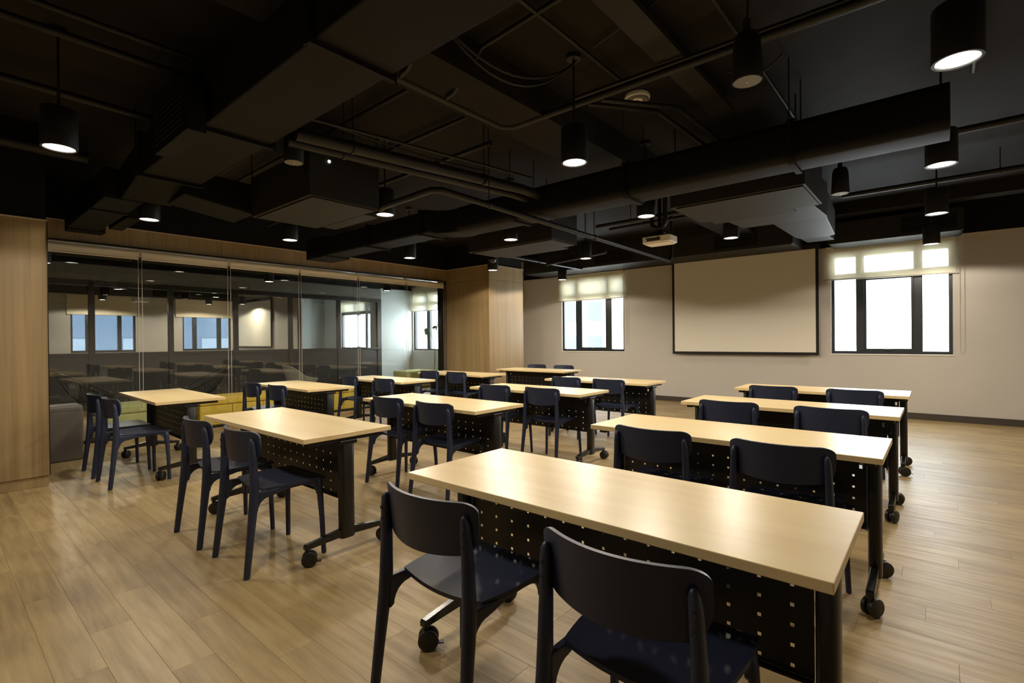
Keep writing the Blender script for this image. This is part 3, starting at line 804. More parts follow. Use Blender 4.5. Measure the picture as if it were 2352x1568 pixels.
# dome camera by the wooden column
dc = empty('dome_camera', (-5.55, 6.05, 2.60)); tag(dc, 'small black dome camera in front of the wooden column', 'camera')
MB().lathe([(0.0, -0.075), (0.03, -0.07), (0.055, -0.05), (0.065, -0.02), (0.065, 0.02), (0.05, 0.04), (0.0, 0.045)], n=24).build('dome', 'gloss_black', dc, 60)
MB().cyl((0, 0, 0.04), (0, 0, SLAB - 2.6), 0.012, 8).build('stem', 'lamp_black', dc, 60)

# ------------------------------------------------------------------ projector
pj = empty('projector', (-2.55, 5.76, 2.40)); tag(pj, 'white ceiling projector with sockets on its back', 'projector')
MB().prism(rrect(-0.175, 0.175, -0.125, 0.125, 0.035), 0.012, 0.088, 'z').build('body', 'white_plastic', pj, 40, bevel=0.006)
MB().prism(rrect(-0.155, 0.155, -0.105, 0.105, 0.03), 0.0, 0.014, 'z').build('base', 'white_plastic', pj, 40)
MB().box(-0.11, 0.06, -0.1265, -0.124, 0.03, 0.07).build('socket_panel', 'bin', pj)
for k, x in enumerate((-0.095, -0.06, -0.03, 0.0, 0.025)):
    MB().box(x, x + 0.018, -0.129, -0.126, 0.036, 0.05).build('socket', 'socket', pj)
MB().lathe([(0.0, 0.0), (0.035, 0.0), (0.035, 0.02), (0.0, 0.02)], n=20).xform(Matrix.Translation((0.08, 0.125, 0.05)) @ Matrix.Rotation(-math.pi / 2, 4, 'X')).build('lens', 'gloss_black', pj, 40)
MB().tube([(-0.09, -0.128, 0.043), (-0.11, -0.16, 0.06), (-0.10, -0.14, 0.09), (-0.07, -0.11, 0.087)], 0.004, 6).build('lead', 'cable', pj, 60)
MB().tube([(0.02, -0.128, 0.043), (0.04, -0.15, 0.075), (0.03, -0.13, 0.09), (0.0, -0.11, 0.087)], 0.004, 6).build('lead', 'cable', pj, 60)
pm = empty('projector_mount', (-2.55, 5.76, 2.488)); tag(pm, 'black projector mount with a U shaped hose above the projector', 'mount')
MB().box(-0.1, 0.1, -0.08, 0.08, 0.0, 0.012).build('plate', 'black_metal', pm)
MB().box(-0.06, 0.06, -0.05, 0.05, 0.012, 0.06).build('bracket', 'black_metal', pm, bevel=0.004)
MB().cyl((0, 0, 0.06), (0, 0, SLAB - 2.488), 0.022, 14).build('pole', 'black_metal', pm, 60)
hp = [(-0.085, 0, 0.36), (-0.085, 0, 0.18)] + [(-0.085 + 0.085 * (1 - math.cos(math.radians(a))) , 0, 0.18 - 0.085 * math.sin(math.radians(a))) for a in range(20, 181, 20)] + [(0.085, 0, 0.42), (0.085, 0, SLAB - 2.488)]
MB().tube([(x + 0.01, -0.06, z) for x, _, z in hp], 0.028, 12).build('hose', 'pipe', pm, 60)

# ================================================================== TABLES
TW, TD, TH = 1.498, 0.585, 0.73
def perforated(w, z0, z1, cols, rows, pitch_x, rowz, hs, th):
    xs = [-w / 2]
    for c in range(cols):
        x = (c - (cols - 1) / 2) * pitch_x
        xs += [x - hs / 2, x + hs / 2]
    xs.append(w / 2)
    zs = [z0]
    for z in sorted(rowz): zs += [z - hs / 2, z + hs / 2]
    zs.append(z1)
    b = MB(); nx, nz = len(xs), len(zs); vs = []
    for y in (-th / 2, th / 2):
        for z in zs:
            for x in xs: vs.append((x, y, z))
    N = nx * nz; fs = []
    for j in range(nz - 1):
        for i in range(nx - 1):
            q = j * nx + i
            c4 = (q, q + 1, q + nx + 1, q + nx)
            if i % 2 == 1 and j % 2 == 1:
                for k in range(4):
                    a, d = c4[k], c4[(k + 1) % 4]
                    fs.append((a, d, N + d, N + a))
            else:
                fs.append(c4); fs.append(tuple(N + v for v in c4[::-1]))
    edge = [i for i in range(nx)] + [j * nx + nx - 1 for j in range(1, nz)] + [(nz - 1) * nx + i for i in range(nx - 2, -1, -1)] + [j * nx for j in range(nz - 2, 0, -1)]
    for k in range(len(edge)):
        a, d = edge[k], edge[(k + 1) % len(edge)]
        fs.append((a, N + a, N + d, d))
    return b.add(vs, fs)

def make_table():
    r = empty('folding_table')
    top = MB().box(-TW / 2, TW / 2, -TD / 2, TD / 2, TH - 0.028, TH).build('tabletop', 'maple', r, bevel=0.0025)
    cx = TW / 2 - 0.053
    for s in (-1, 1):
        MB().loft_z([(s * cx, 0, 0.095, 0.027, 0.046), (s * cx, 0, 0.10, 0.029, 0.048), (s * cx, 0, 0.655, 0.029, 0.048), (s * cx, 0, 0.66, 0.027, 0.046)], 24, 3.0).build('column', 'black_metal', r, 40)
        MB().box(s * cx - 0.033, s * cx + 0.033, -0.06, 0.06, 0.655, 0.682).build('hinge_block', 'black_metal', r, bevel=0.006)
        MB().box(s * cx - 0.022, s * cx + 0.022, -0.235, 0.235, 0.676, 0.7015).build('support_arm', 'black_metal', r, bevel=0.004)
        for q in (-1, 1):
            MB().prism([(q * 0.042, 0.105), (q * 0.042, 0.152), (q * 0.262, 0.122), (q * 0.266, 0.112), (q * 0.266, 0.094)], s * cx - 0.017, s * cx + 0.017, 'x').build('foot_bar', 'gloss_black', r, bevel=0.004)
            c = MB().cyl((0, 0, 0.062), (0, 0, 0.099), 0.013, 14).build('caster', 'rubber', r, 60)
            c.location = (s * cx, q * 0.250, 0)
            c.rotation_euler = (0, 0, {(-1, -1): -0.75, (-1, 1): -0.55, (1, -1): -0.55, (1, 1): -1.0}[(s, q)])
            MB().prism(arc(0.012, 0.040, 0.030, 20, 200, 8) + [(-0.016, 0.03), (0.04, 0.03)], -0.006, 0.006, 'x').build('caster_body', 'rubber', c)
            for w in (-1, 1):
                prof = [(0.0, -0.011), (0.036, -0.011), (0.042, -0.006), (0.042, 0.006), (0.036, 0.011), (0.0, 0.0115)]
                MB().lathe(prof, n=24).xform(Matrix.Translation((w * 0.019, 0.012, 0.0422)) @ Matrix.Rotation(math.pi / 2, 4, 'Y')).build('wheel', 'rubber', c, 40)
            if q == -1:
                MB().box(-0.011, 0.011, 0.045, 0.075, 0.022, 0.027).build('brake_pedal', 'rubber', c)
    pw = 2 * (cx - 0.034)
    MB().box(-cx + 0.03, cx - 0.03, 0.012, 0.042, 0.655, 0.685).build('crossbar', 'black_metal', r, bevel=0.003)
    pm_ = (perforated(pw - 0.07, 0.325, 0.69, 15, 5, 0.0868, [0.345 + 0.0572 * k for k in range(5)], 0.0105, 0.0014))
    for sx in (-1, 1):       # solid margins with a small slot beside each column
        xa, xb, xc, xd = pw / 2 - 0.0352, pw / 2 - 0.030, pw / 2 - 0.014, pw / 2
        for bx in ((xa, xb, 0.325, 0.69), (xc, xd, 0.325, 0.69), (xb, xc, 0.325, 0.612), (xb, xc, 0.642, 0.69)):
            pm_.box(sx * bx[0], sx * bx[1], -0.0007, 0.0007, bx[2], bx[3])
    pm_.build('modesty_panel', 'panel', r)
    MB().box(-pw / 2, pw / 2, -0.022, 0.0, 0.318, 0.3245).build('panel_lip', 'panel', r)
    MB().tube([(0.30, -0.14, 0.695), (0.30, -0.14, 0.672), (0.30, -0.20, 0.672), (0.36, -0.20, 0.672), (0.36, -0.14, 0.672), (0.36, -0.14, 0.695)], 0.005, 6).build('release_lever', 'black_metal', r, 60)
    return r
# near-left corner (x, y) and angle, from the surveyed photograph
TABLES = {
 'R1': (-1.676, 1.296, 0.001), 'R2': (-1.688, 2.747, -0.001), 'R3': (-1.698, 4.235, 0.002), 'R4': (-1.698, 5.716, 0.013),
 'M1': (-4.179, 1.358, 0.003), 'M2': (-4.183, 2.716, -0.001), 'M3': (-4.165, 4.127, 0.010), 'M4': (-4.157, 5.574, 0.006),
 'L1': (-6.940, 1.412, -0.025), 'L2': (-6.900, 2.830, -0.018), 'L3': (-6.836, 4.042, -0.003), 'L4': (-6.801, 5.495, -0.004)}
rowword = {'4': 'first', '3': 'second', '2': 'third', '1': 'fourth'}
colword = {'L': 'in the glass side file', 'M': 'in the middle file', 'R': 'in the outer file'}
protoT = make_table()
first = True
for k, (x, y, a) in TABLES.items():
    o = protoT if first else copy_tree(protoT); first = False
    ca, sa = math.cos(a), math.sin(a)
    o.location = (x + TW / 2 * ca - TD / 2 * sa, y + TW / 2 * sa + TD / 2 * ca, 0); o.rotation_euler = (0, 0, a)
    if k not in ('R1', 'R2', 'M1'):
        for c in o.children:
            if c.name.startswith('caster'):
                c.rotation_euler = (0, 0, c.rotation_euler[2] + (random.uniform(0.9, 1.5) if k[0] == 'L' else random.uniform(-0.7, 0.7)))
    tag(o, 'maple folding table %s, %s row from the screen wall' % (colword[k[0]], rowword[k[1]]), 'table', 'maple folding tables with perforated black panels')
o = copy_tree(protoT)
o.location = (-6.300 + TW / 2, 6.947 + TD / 2, 0); o.rotation_euler = (0, 0, math.pi + 0.012)
tag(o, 'maple folding table turned to face the others beside the wooden column', 'table', 'maple folding tables with perforated black panels')

# ================================================================== CHAIRS
def make_chair():
    r = empty('stacking_chair')
    m = 'chair'
    def seat_fn(u, v):
        U, V = 2 * u - 1, 2 * v - 1
        c = 0.30
        x = U * math.sqrt(1 - V * V * c / 2); y = V * math.sqrt(1 - U * U * c / 2)
        hw = 0.203 + 0.009 * V
        px, py = x / math.sqrt(1 - c / 2) * hw, 0.062 + y / math.sqrt(1 - c / 2) * 0.176 * 0.98
        z = 0.452 - 0.014 * (1 - U * U) * (1 - 0.4 * V) * 0.9 - 0.006 * max(0, V) ** 3 + 0.002 * V
        return (px, py, z), (0, 0, 1)
    MB().sheet(seat_fn, 16, 14, 0.014).build('seat', m, r, 50)
    def back_fn(u, v):
        U, V = math.sin(math.pi / 2 * (2 * u - 1)), 2 * v - 1
        hw = 0.222
        x = U * hw
        e = abs(x) - (hw - 0.05)
        rt_ = 0.0
        if e > 0:
            q = min(e / 0.05, 1.0)
            rt_ = 1 - math.sqrt(max(0.0, 1 - q * q))
        zt = 0.782 - 0.035 * rt_ * 0.9
        zb = 0.604 + 0.020 * (x / hw) ** 2 + 0.085 * rt_
        z = zb + (zt - zb) * v
        y = -0.220 + 1.48 * x * x - 0.10 * (z - 0.69)
        return (x, y, z), (-2 * 1.48 * x, 1, 0.1)
    MB().sheet(back_fn, 32, 8, 0.011).build('backrest', m, r, 50)
    for s in (-1, 1):
        MB().loft_z([(s * 0.222, -0.232, 0.0, 0.012, 0.015), (s * 0.221, -0.230, 0.006, 0.0135, 0.017), (s * 0.214, -0.205, 0.22, 0.0155, 0.020), (s * 0.207, -0.184, 0.40, 0.018, 0.025), (s * 0.206, -0.180, 0.46, 0.018, 0.025),
                     (s * 0.201, -0.180, 0.60, 0.0165, 0.021), (s * 0.197, -0.184, 0.70, 0.0155, 0.018), (s * 0.195, -0.187, 0.728, 0.0135, 0.0145), (s * 0.194, -0.187, 0.742, 0.008, 0.009), (s * 0.194, -0.187, 0.746, 0.002, 0.002)], 14, 2.4).build('leg', m, r, 50)
        MB().loft_z([(s * 0.226, 0.212, 0.0, 0.011, 0.012), (s * 0.2255, 0.212, 0.006, 0.0125, 0.014), (s * 0.216, 0.207, 0.22, 0.0135, 0.0155), (s * 0.204, 0.200, 0.40, 0.015, 0.020), (s * 0.200, 0.197, 0.442, 0.015, 0.021), (s * 0.199, 0.196, 0.448, 0.012, 0.018)], 14, 2.4).build('leg', m, r, 50)
        poly = [(-0.178, 0.447), (-0.178, 0.335)] + [(-0.160 + 0.062 * (1 - math.cos(math.radians(t))), 0.345 + 0.064 * math.sin(math.radians(t))) for t in range(0, 91, 15)]
        poly += [(-0.05, 0.418), (0.0, 0.428), (0.08, 0.430), (0.118, 0.428)] + [(0.118 + 0.066 * math.sin(math.radians(t)), 0.360 + 0.066 * math.cos(math.radians(t))) for t in range(15, 91, 15)] + [(0.200, 0.345), (0.205, 0.447)]
        MB().prism(poly, s * 0.186, s * 0.208, 'x').build('side_rail', m, r, bevel=0.004)
    MB().box(-0.195, 0.195, 0.180, 0.198, 0.420, 0.440).build('front_rail', m, r, bevel=0.004)
    MB().box(-0.180, 0.180, -0.085, -0.065, 0.412, 0.434).build('rear_rail', m, r, bevel=0.004)
    for s in (-1, 1):
        for z in (0.655, 0.695):
            MB().lathe([(0.0, 0.0), (0.006, 0.0), (0.006, 0.003), (0.0, 0.003)], n=10).xform(Matrix.Translation((s * 0.199, -0.2005 if z < 0.67 else -0.2015, z)) @ Matrix.Rotation(math.pi / 2, 4, 'X')).build('screw_cap', m, r)
    return r
# backrest mid points, surveyed from the photograph
CH = {'R1': [(-1.253, 1.040), (-0.576, 1.044)], 'R2': [(-1.184, 2.536), (-0.558, 2.531)], 'R3': [(-1.227, 3.966), (-0.565, 3.981)], 'R4': [(-1.256, 5.439), (-0.588, 5.455)],
      'M1': [(-3.601, 1.130), (-2.985, 1.150)], 'M2': [(-3.626, 2.586), (-3.012, 2.577)], 'M3': [(-3.653, 3.985), (-3.025, 4.000)], 'M4': [(-3.63, 5.31), (-2.999, 5.284)],
      'L1': [(-6.143, 1.07), (-5.578, 1.080)], 'L2': [(-6.251, 2.551), (-5.67, 2.575)], 'L3': [(-6.266, 3.846), (-5.45, 3.838)], 'L4': [(-6.187, 5.23), (-5.582, 5.24)]}
KS = (CAMH - 0.778) / (CAMH - 0.79)
protoC = make_chair()
first = True
for k, lst in CH.items():
    for j, (x, y) in enumerate(lst):
        o = protoC if first else copy_tree(protoC); first = False
        o.location = (x * KS, y * KS + 0.17, 0); o.rotation_euler = (0, 0, random.uniform(-0.02, 0.02))
        tag(o, 'navy plastic chair, %s row from the screen, %s file, %s the glass' % (rowword[k[1]], {'L': 'glass side', 'M': 'middle', 'R': 'outer'}[k[0]], ['seat nearer', 'seat away from'][j]), 'chair', 'navy plastic chairs at the tables')
for j, (x, y) in enumerate([(-5.86, 7.63), (-5.24, 7.63)]):
    o = copy_tree(protoC); o.location = (x * KS, y * KS - 0.17, 0); o.rotation_euler = (0, 0, math.pi + 0.02)
    tag(o, 'navy plastic chair facing the room behind the turned table, %s' % ['next to the wooden column', 'farther from the wooden column'][j], 'chair', 'navy plastic chairs at the tables')

# ================================================================== SCREEN, BLINDS
def screen(x0, x1, z0, z1, y, label, border=0.045):
    r = empty('projection_screen', ((x0 + x1) / 2, y, z0)); tag(r, label, 'projection screen')
    T = Matrix.Translation((-(x0 + x1) / 2, -y, -z0))
    MB().box(x0 + border, x1 - border, y - 0.003, y + 0.001, z0 + border, z1).xform(T).build('projection_surface', 'screen', r)
    b = MB().box(x0, x0 + border, y - 0.0035, y + 0.0015, z0, z1).box(x1 - border, x1, y - 0.0035, y + 0.0015, z0, z1).box(x0 + border, x1 - border, y - 0.0035, y + 0.0015, z0 + 0.012, z0 + border)
    b.xform(T).build('border', 'screen_border', r)
    MB().cyl((x0, y, z0 + 0.006), (x1, y, z0 + 0.006), 0.011, 12).xform(T).build('bottom_bar', 'screen_border', r, 60)
    MB().box(x0 - 0.02, x1 + 0.02, y - 0.045, y + 0.05, z1, z1 + 0.09).xform(T).build('case', 'screen_border', r, bevel=0.01)
    return r
screen(-4.05, -1.525, 0.965, 2.75, 9.72, 'large white projection screen with black border hanging between the windows')
screen(-18.92, -16.25, 1.09, 2.62, 7.24, 'smaller looking projection screen in the far room behind the glass')

def chain(p_top, zb, gap, axis, material='cord', r=0.0026):
    pts = []
    x, y, z = p_top
    d = (gap, 0) if axis == 'x' else (0, gap)
    pts += [(x, y, z), (x, y, zb + gap / 2)]
    for k in range(1, 7):
        a = math.pi * k / 7
        pts.append((x + d[0] / 2 * (1 - math.cos(a)), y + d[1] / 2 * (1 - math.cos(a)), zb + gap / 2 - gap / 2 * math.sin(a)))
    pts += [(x + d[0], y + d[1], zb + gap / 2), (x + d[0], y + d[1], z)]
    return MB().tube(pts, r, 6)

def wall_blind(x0, x1, z0, z1, y, label, chain_z, ch=True, slope=0.0):
    r = empty('roller_blind', ((x0 + x1) / 2, y, z0)); tag(r, label, 'roller blind', 'half lowered roller blinds')
    T = Matrix.Translation((-(x0 + x1) / 2, -y, -z0))
    MB().add([(x0, y, z0 + slope), (x1, y, z0), (x1, y, z1), (x0, y, z1), (x0, y - 0.0012, z0 + slope), (x1, y - 0.0012, z0), (x1, y - 0.0012, z1), (x0, y - 0.0012, z1)],
             [(0, 1, 2, 3), (7, 6, 5, 4), (0, 4, 5, 1), (1, 5, 6, 2), (2, 6, 7, 3), (3, 7, 4, 0)]).xform(T).build('fabric', 'blind', r)
    MB().cyl((x0, y - 0.001, z0 + slope), (x1, y - 0.001, z0), 0.009, 10).xform(T).build('bottom_bar', 'blind_bar', r, 60)
    for x, zz in ((x0 - 0.012, z0 + slope), (x1 + 0.012, z0)):
        MB().box(x - 0.014, x + 0.014, y - 0.012, y + 0.010, zz - 0.010, zz + 0.010).xform(T).build('end_cap', 'blind_bar', r, bevel=0.003)
    MB().cyl((x0, y + 0.0, z1 + 0.02), (x1, y + 0.0, z1 + 0.02), 0.022, 14).xform(T).build('roller_tube', 'alu', r, 60)
    if ch:
        chain((x1 + 0.035, y - 0.005, z1), chain_z, 0.05, 'x').xform(T).build('pull_chain', 'cord', r, 60)
    return r
wall_blind(-6.885, -5.16, 2.16, 2.73, YF - 0.028, 'sheer cream roller blind half lowered over the left window', 1.15, slope=-0.0)
wall_blind(-1.425, 0.198, 2.19, 2.73, YF - 0.028, 'sheer cream roller blind half lowered over the window beside the screen', 1.05, slope=0.022)
wall_blind(-12.37, -10.7, 2.16, 2.88, YF - 0.028, 'sheer roller blind half lowered over the lounge window', 1.2, ch=False)
wall_blind(-16.6, -14.85, 2.30, 2.75, YF - 0.028, 'sheer roller blind over the window of the far room', 1.2, ch=False)
for k, (a, c) in enumerate(((2.69, 4.34), (5.377, 7.10))):
    r = empty('roller_blind', (XFAR + 0.03, (a + c) / 2, 2.12)); tag(r, ['cream roller blind over the far room window with the blue facade', 'cream roller blind over the far room window next to the far screen'][k], 'roller blind', 'far room roller blinds')
    MB().box(-0.001, 0.001, (a - c) / 2, (c - a) / 2, 0, 0.58).build('fabric', 'blind_roll', r)
    MB().cyl((0, (a - c) / 2, 0), (0, (c - a) / 2, 0), 0.009, 8).build('bottom_bar', 'blind_bar', r)

ordn = ['sixth', 'fifth', 'fourth', 'third', 'second', 'first']
for k, (a, c) in enumerate(zip(JY, JY[1:])):
    if k == 0: a = 0.62
    xb = X0 + 0.055
    r = empty('roller_blind', (xb, (a + c) / 2, 2.36)); tag(r, 'rolled up cream blind above the glass wall, %s from the wooden column' % ordn[k], 'roller blind', 'rolled up blinds along the glass wall')
    T = Matrix.Translation((-xb, -(a + c) / 2, -2.36))
    MB().cyl((xb, a + 0.012, 2.425), (xb, c - 0.012, 2.425), 0.042, 20).xform(T).build('rolled_fabric', 'blind_roll', r, 60)
    MB().box(xb + 0.034, xb + 0.038, a + 0.015, c - 0.015, 2.362, 2.425).xform(T).build('hanging_fabric', 'blind_roll', r)
    MB().cyl((xb + 0.036, a + 0.015, 2.358), (xb + 0.036, c - 0.015, 2.358), 0.010, 10).xform(T).build('bottom_bar', 'blind_roll', r, 60)
    MB().box(xb - 0.03, xb + 0.045, a + 0.004, c - 0.004, 2.476, 2.489).xform(T).build('head_rail', 'alu', r, bevel=0.002)
    for y in (a + 0.008, c - 0.008):
        MB().box(xb - 0.03, xb + 0.035, y - 0.003, y + 0.003, 2.39, 2.477).xform(T).build('bracket', 'white_plastic', r)
    chain((xb + 0.055, c - 0.025, 2.43), 0.42 if k < 5 else 0.62, 0.04, 'y').xform(T).build('pull_chain', 'cord', r, 60)

# ================================================================== BIN
bn = empty('waste_bin', (-7.36, 0.93, 0)); tag(bn, 'taupe plastic waste bin beside the wooden nib', 'bin')
def rbox(hx, hy, r, z0, z1):
    return MB().prism(rrect(-hx, hx, -hy, hy, r, 6), z0, z1, 'z')
rbox(0.165, 0.225, 0.05, 0.0, 0.012).build('foot', 'socket', bn)
rs = []
for z, s in ((0.012, 0.985), (0.05, 0.99), (0.545, 1.0)):
    rs.append([(x * s, y * s, z) for x, y in rrect(-0.165, 0.165, -0.225, 0.225, 0.05, 6)])
MB().rings(rs).build('body', 'bin', bn, 40)
rbox(0.162, 0.222, 0.05, 0.548, 0.575).build('lid_rim', 'bin', bn, 40)
rs = []
for z, s in ((0.577, 0.985), (0.592, 0.96), (0.600, 0.90)):
    rs.append([(x * s, y * s, z) for x, y in rrect(-0.165, 0.165, -0.225, 0.225, 0.05, 6)])
MB().rings(rs).build('lid', 'bin', bn, 40)

# ================================================================== LOUNGE FURNITURE
def bench(y0, y1, x0, x1, material, label, nseam):
    r = empty('upholstered_bench', ((x0 + x1) / 2, (y0 + y1) / 2, 0)); tag(r, label, 'bench', 'upholstered benches behind the glass')
    T = Matrix.Translation((-(x0 + x1) / 2, -(y0 + y1) / 2, 0))
    MB().box(x0 + 0.04, x1 - 0.04, y0 + 0.04, y1 - 0.04, 0.0, 0.05).xform(T).build('plinth', 'socket', r)
    n = nseam
    for k in range(n):
        a = y0 + (y1 - y0) * k / n; c = y0 + (y1 - y0) * (k + 1) / n
        MB().box(x0, x1, a + 0.003, c - 0.003, 0.05, 0.34).xform(T).build('base_panel', material, r, bevel=0.012)
    MB().box(x0 - 0.005, x1 + 0.005, y0, y1, 0.345, 0.455).xform(T).build('seat_cushion', material, r, bevel=0.025)
    return r
bench(1.42, 2.55, -8.72, -8.17, 'green', 'upholstered bench coloured olive for the darkening reflection, behind the glass next to the waste bin', 2)  # yellow bench given an olive colour to imitate darkening by the glass reflection
bench(2.60, 3.95, -8.72, -8.17, 'yellow', 'long yellow upholstered bench behind the glass, beside the bench coloured olive for reflection', 3)
bench(4.05, 5.35, -8.72, -8.17, 'yellow', 'yellow upholstered bench behind the glass, nearer the wooden column', 3)
ot = empty('ottoman', (-10.95, 8.75, 0)); tag(ot, 'pale green upholstered ottoman under the lounge window', 'ottoman')
MB().box(-0.38, 0.38, -0.45, 0.45, 0.03, 0.46).build('cushion', 'green', ot, bevel=0.04)
for sx in (-1, 1):
    for sy in (-1, 1): MB().cyl((sx * 0.3, sy * 0.37, 0), (sx * 0.3, sy * 0.37, 0.04), 0.02, 8).build('foot', 'socket', ot)
ot2 = empty('litter_bin', (-9.75, 9.35, 0)); tag(ot2, 'slim dark round litter bin under the lounge window', 'bin')
MB().lathe([(0.0, 0.0), (0.12, 0.0), (0.13, 0.7), (0.125, 0.72)], n=24).build('body', 'part_panel', ot2, 40)
MB().lathe([(0.0, 0.72), (0.128, 0.72), (0.128, 0.745), (0.06, 0.76), (0.0, 0.76)], n=24).build('lid', 'alu', ot2, 40)
# potted plant on the sill side
pt = empty('potted_plant', (-10.95, 9.45, 0)); tag(pt, 'tall leafy potted plant standing before the lounge window', 'plant')
MB().lathe([(0.0, 0.0), (0.11, 0.0), (0.14, 0.3), (0.125, 0.3), (0.12, 0.27), (0.0, 0.27)], n=20).build('pot', 'part_panel', pt, 40)
stems = [[(0, 0, 0.27), (0.02, 0.0, 0.8), (-0.02, -0.02, 1.3), (-0.18, -0.05, 1.62), (-0.26, -0.06, 1.60)], [(0, 0, 0.27), (0.03, 0.02, 0.9), (0.06, 0.02, 1.45), (0.12, 0.02, 1.7)]]
for s in stems: MB().tube(s, 0.007, 6).build('stem', 'leaf', pt, 60)
def leaf_mb(p, d, L, w):
    p = Vector(p); d = Vector(d).normalized(); sd = d.cross(Vector((0, 1, 0.2))).normalized()
    nn = sd.cross(d)
    a = [p, p + d * L * 0.35 + sd * w, p + d * L * 0.7 + sd * w * 0.7, p + d * L, p + d * L * 0.7 - sd * w * 0.7, p + d * L * 0.35 - sd * w]
    b = [q + nn * 0.0015 for q in a]
    n = 6
    return MB().add(a + b, [tuple(range(n)), tuple(range(2 * n - 1, n - 1, -1))] + [(i, (i + 1) % n, n + (i + 1) % n, n + i) for i in range(n)])
rl = random.Random(3)
for k in range(12):
    bp_ = (-0.26 + rl.uniform(-0.07, 0.07), -0.06 + rl.uniform(-0.03, 0.03), 1.60 + rl.uniform(-0.03, 0.06))
    leaf_mb(bp_, (rl.uniform(-0.5, 0.4), rl.uniform(-0.3, 0.3), -1), rl.uniform(0.14, 0.24), 0.035).build('leaf', 'leaf', pt)
for k in range(6):
    leaf_mb((0.12, 0.02, 1.68), (rl.uniform(-0.6, 0.8), rl.uniform(-0.5, 0.5), rl.uniform(-0.8, 0.3)), 0.18, 0.03).build('leaf', 'leaf', pt)

# woven cord lounge chairs
def cord_chair(x, y, rz, label):
    r = empty('cord_chair', (x, y, 0), rz); tag(r, label, 'armchair', 'woven cord armchairs in the lounge')
    N = 40
    ringp = []
    for k in range(N):
        a = 2 * math.pi * k / N
        u, v = math.cos(a), math.sin(a)
        # tilted egg shaped hoop: front low, back high
        ringp.append(Vector((0.36 * u * (1 - 0.18 * v), -0.34 * v, 0.66 + 0.20 * v)))
    MB().tube(ringp, 0.008, 8, closed=True).build('hoop', 'gloss_black', r, 60)
    hub = []
    for k in range(N):
        a = 2 * math.pi * k / N
        hub.append(Vector((0.10 * math.cos(a), 0.02 - 0.10 * math.sin(a), 0.40 + 0.03 * math.sin(a))))
    MB().tube(hub, 0.009, 8, closed=True).build('seat_ring', 'black_metal', r, 60)
    b = MB()
    for k in range(N):
        p, q = ringp[k], hub[k]
        mid = p.lerp(q, 0.55) + Vector((0, 0, -0.05))
        b.tube([p, mid, q], 0.004, 5)
    o = b.build('cord_weave', 'cable', r, 60); o['kind'] = 'stuff'
    for a in (40, 140, 220, 320):
        u, v = math.cos(math.radians(a)), math.sin(math.radians(a))
        MB().tube([(0.10 * u, 0.02 + 0.10 * v, 0.40), (0.30 * u, 0.30 * v, 0.0)], 0.009, 8).build('leg', 'black_metal', r, 60)
cord_chair(-9.6, 1.55, math.radians(8), 'black woven cord armchair near the wooden nib side of the lounge')
cord_chair(-9.6, 3.18, math.radians(172), 'black woven cord armchair in the lounge behind the long yellow bench')
# moulded shell armchair
sh = empty('shell_armchair', (-9.35, 4.74, 0), math.radians(176)); tag(sh, 'grey moulded shell armchair in the lounge', 'armchair')
def shell_top(u):
    return 0.60 + 0.22 * math.exp(-((u - 0.5) / 0.27) ** 4) - 0.03 * (abs(2 * u - 1) ** 6)
def shell_pt(u, v):
    a = math.radians(-30 + 240 * u)
    z = 0.42 + (shell_top(u) - 0.42) * v
    rr = 0.22 + 0.14 * v ** 0.7
    return Vector((rr * math.cos(a), rr * math.sin(a) * 0.95, z))
def shell_fn(u, v):
    a = math.radians(-30 + 240 * u)
    return shell_pt(u, v), (-math.cos(a), -math.sin(a), 0.25)
MB().sheet(shell_fn, 30, 8, 0.008).build('shell', 'shell', sh, 60)
MB().tube([shell_pt(0, 0.1), shell_pt(0, 0.6)] + [shell_pt(k / 30, 1.0) for k in range(31)] + [shell_pt(1, 0.6), shell_pt(1, 0.1)], 0.008, 8).build('rim', 'shell', sh, 60)
MB().lathe([(0.0, 0.405), (0.15, 0.405), (0.225, 0.425), (0.225, 0.433), (0.14, 0.415), (0.0, 0.412)], n=28).build('seat', 'shell', sh, 60)
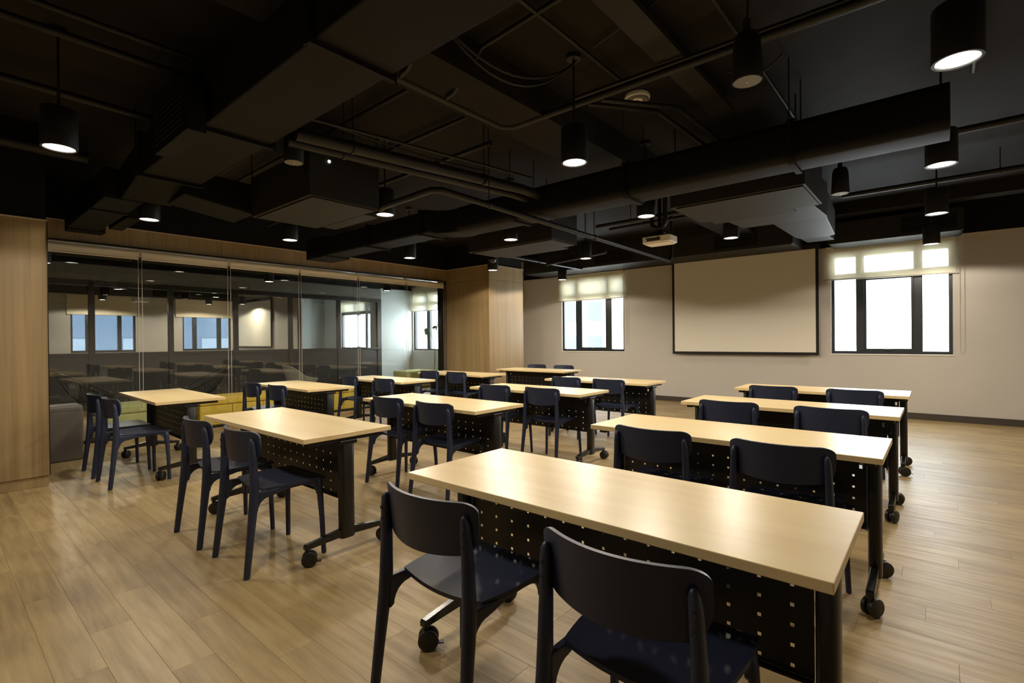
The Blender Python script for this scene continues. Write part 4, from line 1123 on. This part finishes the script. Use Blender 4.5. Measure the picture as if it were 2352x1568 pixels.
for a in (45, 135, 225, 315):
    u, v = math.cos(math.radians(a)), math.sin(math.radians(a))
    MB().tube([(0.10 * u, 0.10 * v, 0.405), (0.26 * u, 0.26 * v, 0.0)], 0.010, 8).build('leg', 'maple_edge', sh, 60)
# far room projector
fp = empty('projector', (-15.2, 3.55, 2.30)); tag(fp, 'white projector hanging in the far room behind the glass', 'projector')
MB().prism(rrect(-0.2, 0.2, -0.15, 0.15, 0.03), 0.0, 0.11, 'z').build('body', 'white_plastic', fp, 40)
MB().cyl((0, 0, 0.11), (0, 0, SLAB - 2.3), 0.02, 10).build('pole', 'lamp_black', fp, 60)

# ================================================================== OUTSIDE
def facade(name, x0, x1, y0, y1, z1, axis, nx, nz, label, wall, glassm):
    r = empty(name, ((x0 + x1) / 2, (y0 + y1) / 2, -20)); tag(r, label, 'building')
    T = Matrix.Translation((-(x0 + x1) / 2, -(y0 + y1) / 2, 20))
    MB().box(x0, x1, y0, y1, -20, z1).xform(T).build('wall', wall, r)
    me = None
    for i in range(nx):
        for j in range(nz):
            zc = -6 + j * 3.3
            if axis == 'y':
                w = (x1 - x0) / nx; xc = x0 + (i + 0.5) * w
                b = MB().box(-w * 0.30, w * 0.30, -0.05, 0.02, -0.9, 0.9); loc = (xc - (x0 + x1) / 2, y0 - (y0 + y1) / 2, zc + 20)
            else:
                w = (y1 - y0) / nx; yc = y0 + (i + 0.5) * w
                b = MB().box(-0.02, 0.05, -w * 0.30, w * 0.30, -0.9, 0.9); loc = (x1 - (x0 + x1) / 2, yc - (y0 + y1) / 2, zc + 20)
            if me is None:
                o = b.build('window_pane', glassm, r); me = o.data
            else:
                o = bpy.data.objects.new('window_pane', me); COL.objects.link(o); o.parent = r
            o.location = loc
facade('office_building', -46, -24, 42, 52, 20, 'y', 9, 6, 'pale office block with rows of windows outside the left window', 'facade', 'facade_glass')
facade('office_building', -34, -30, -8, 26, 9, 'x', 10, 4, 'blue grey office facade outside the far room windows', 'facade_blue', 'facade_pale')
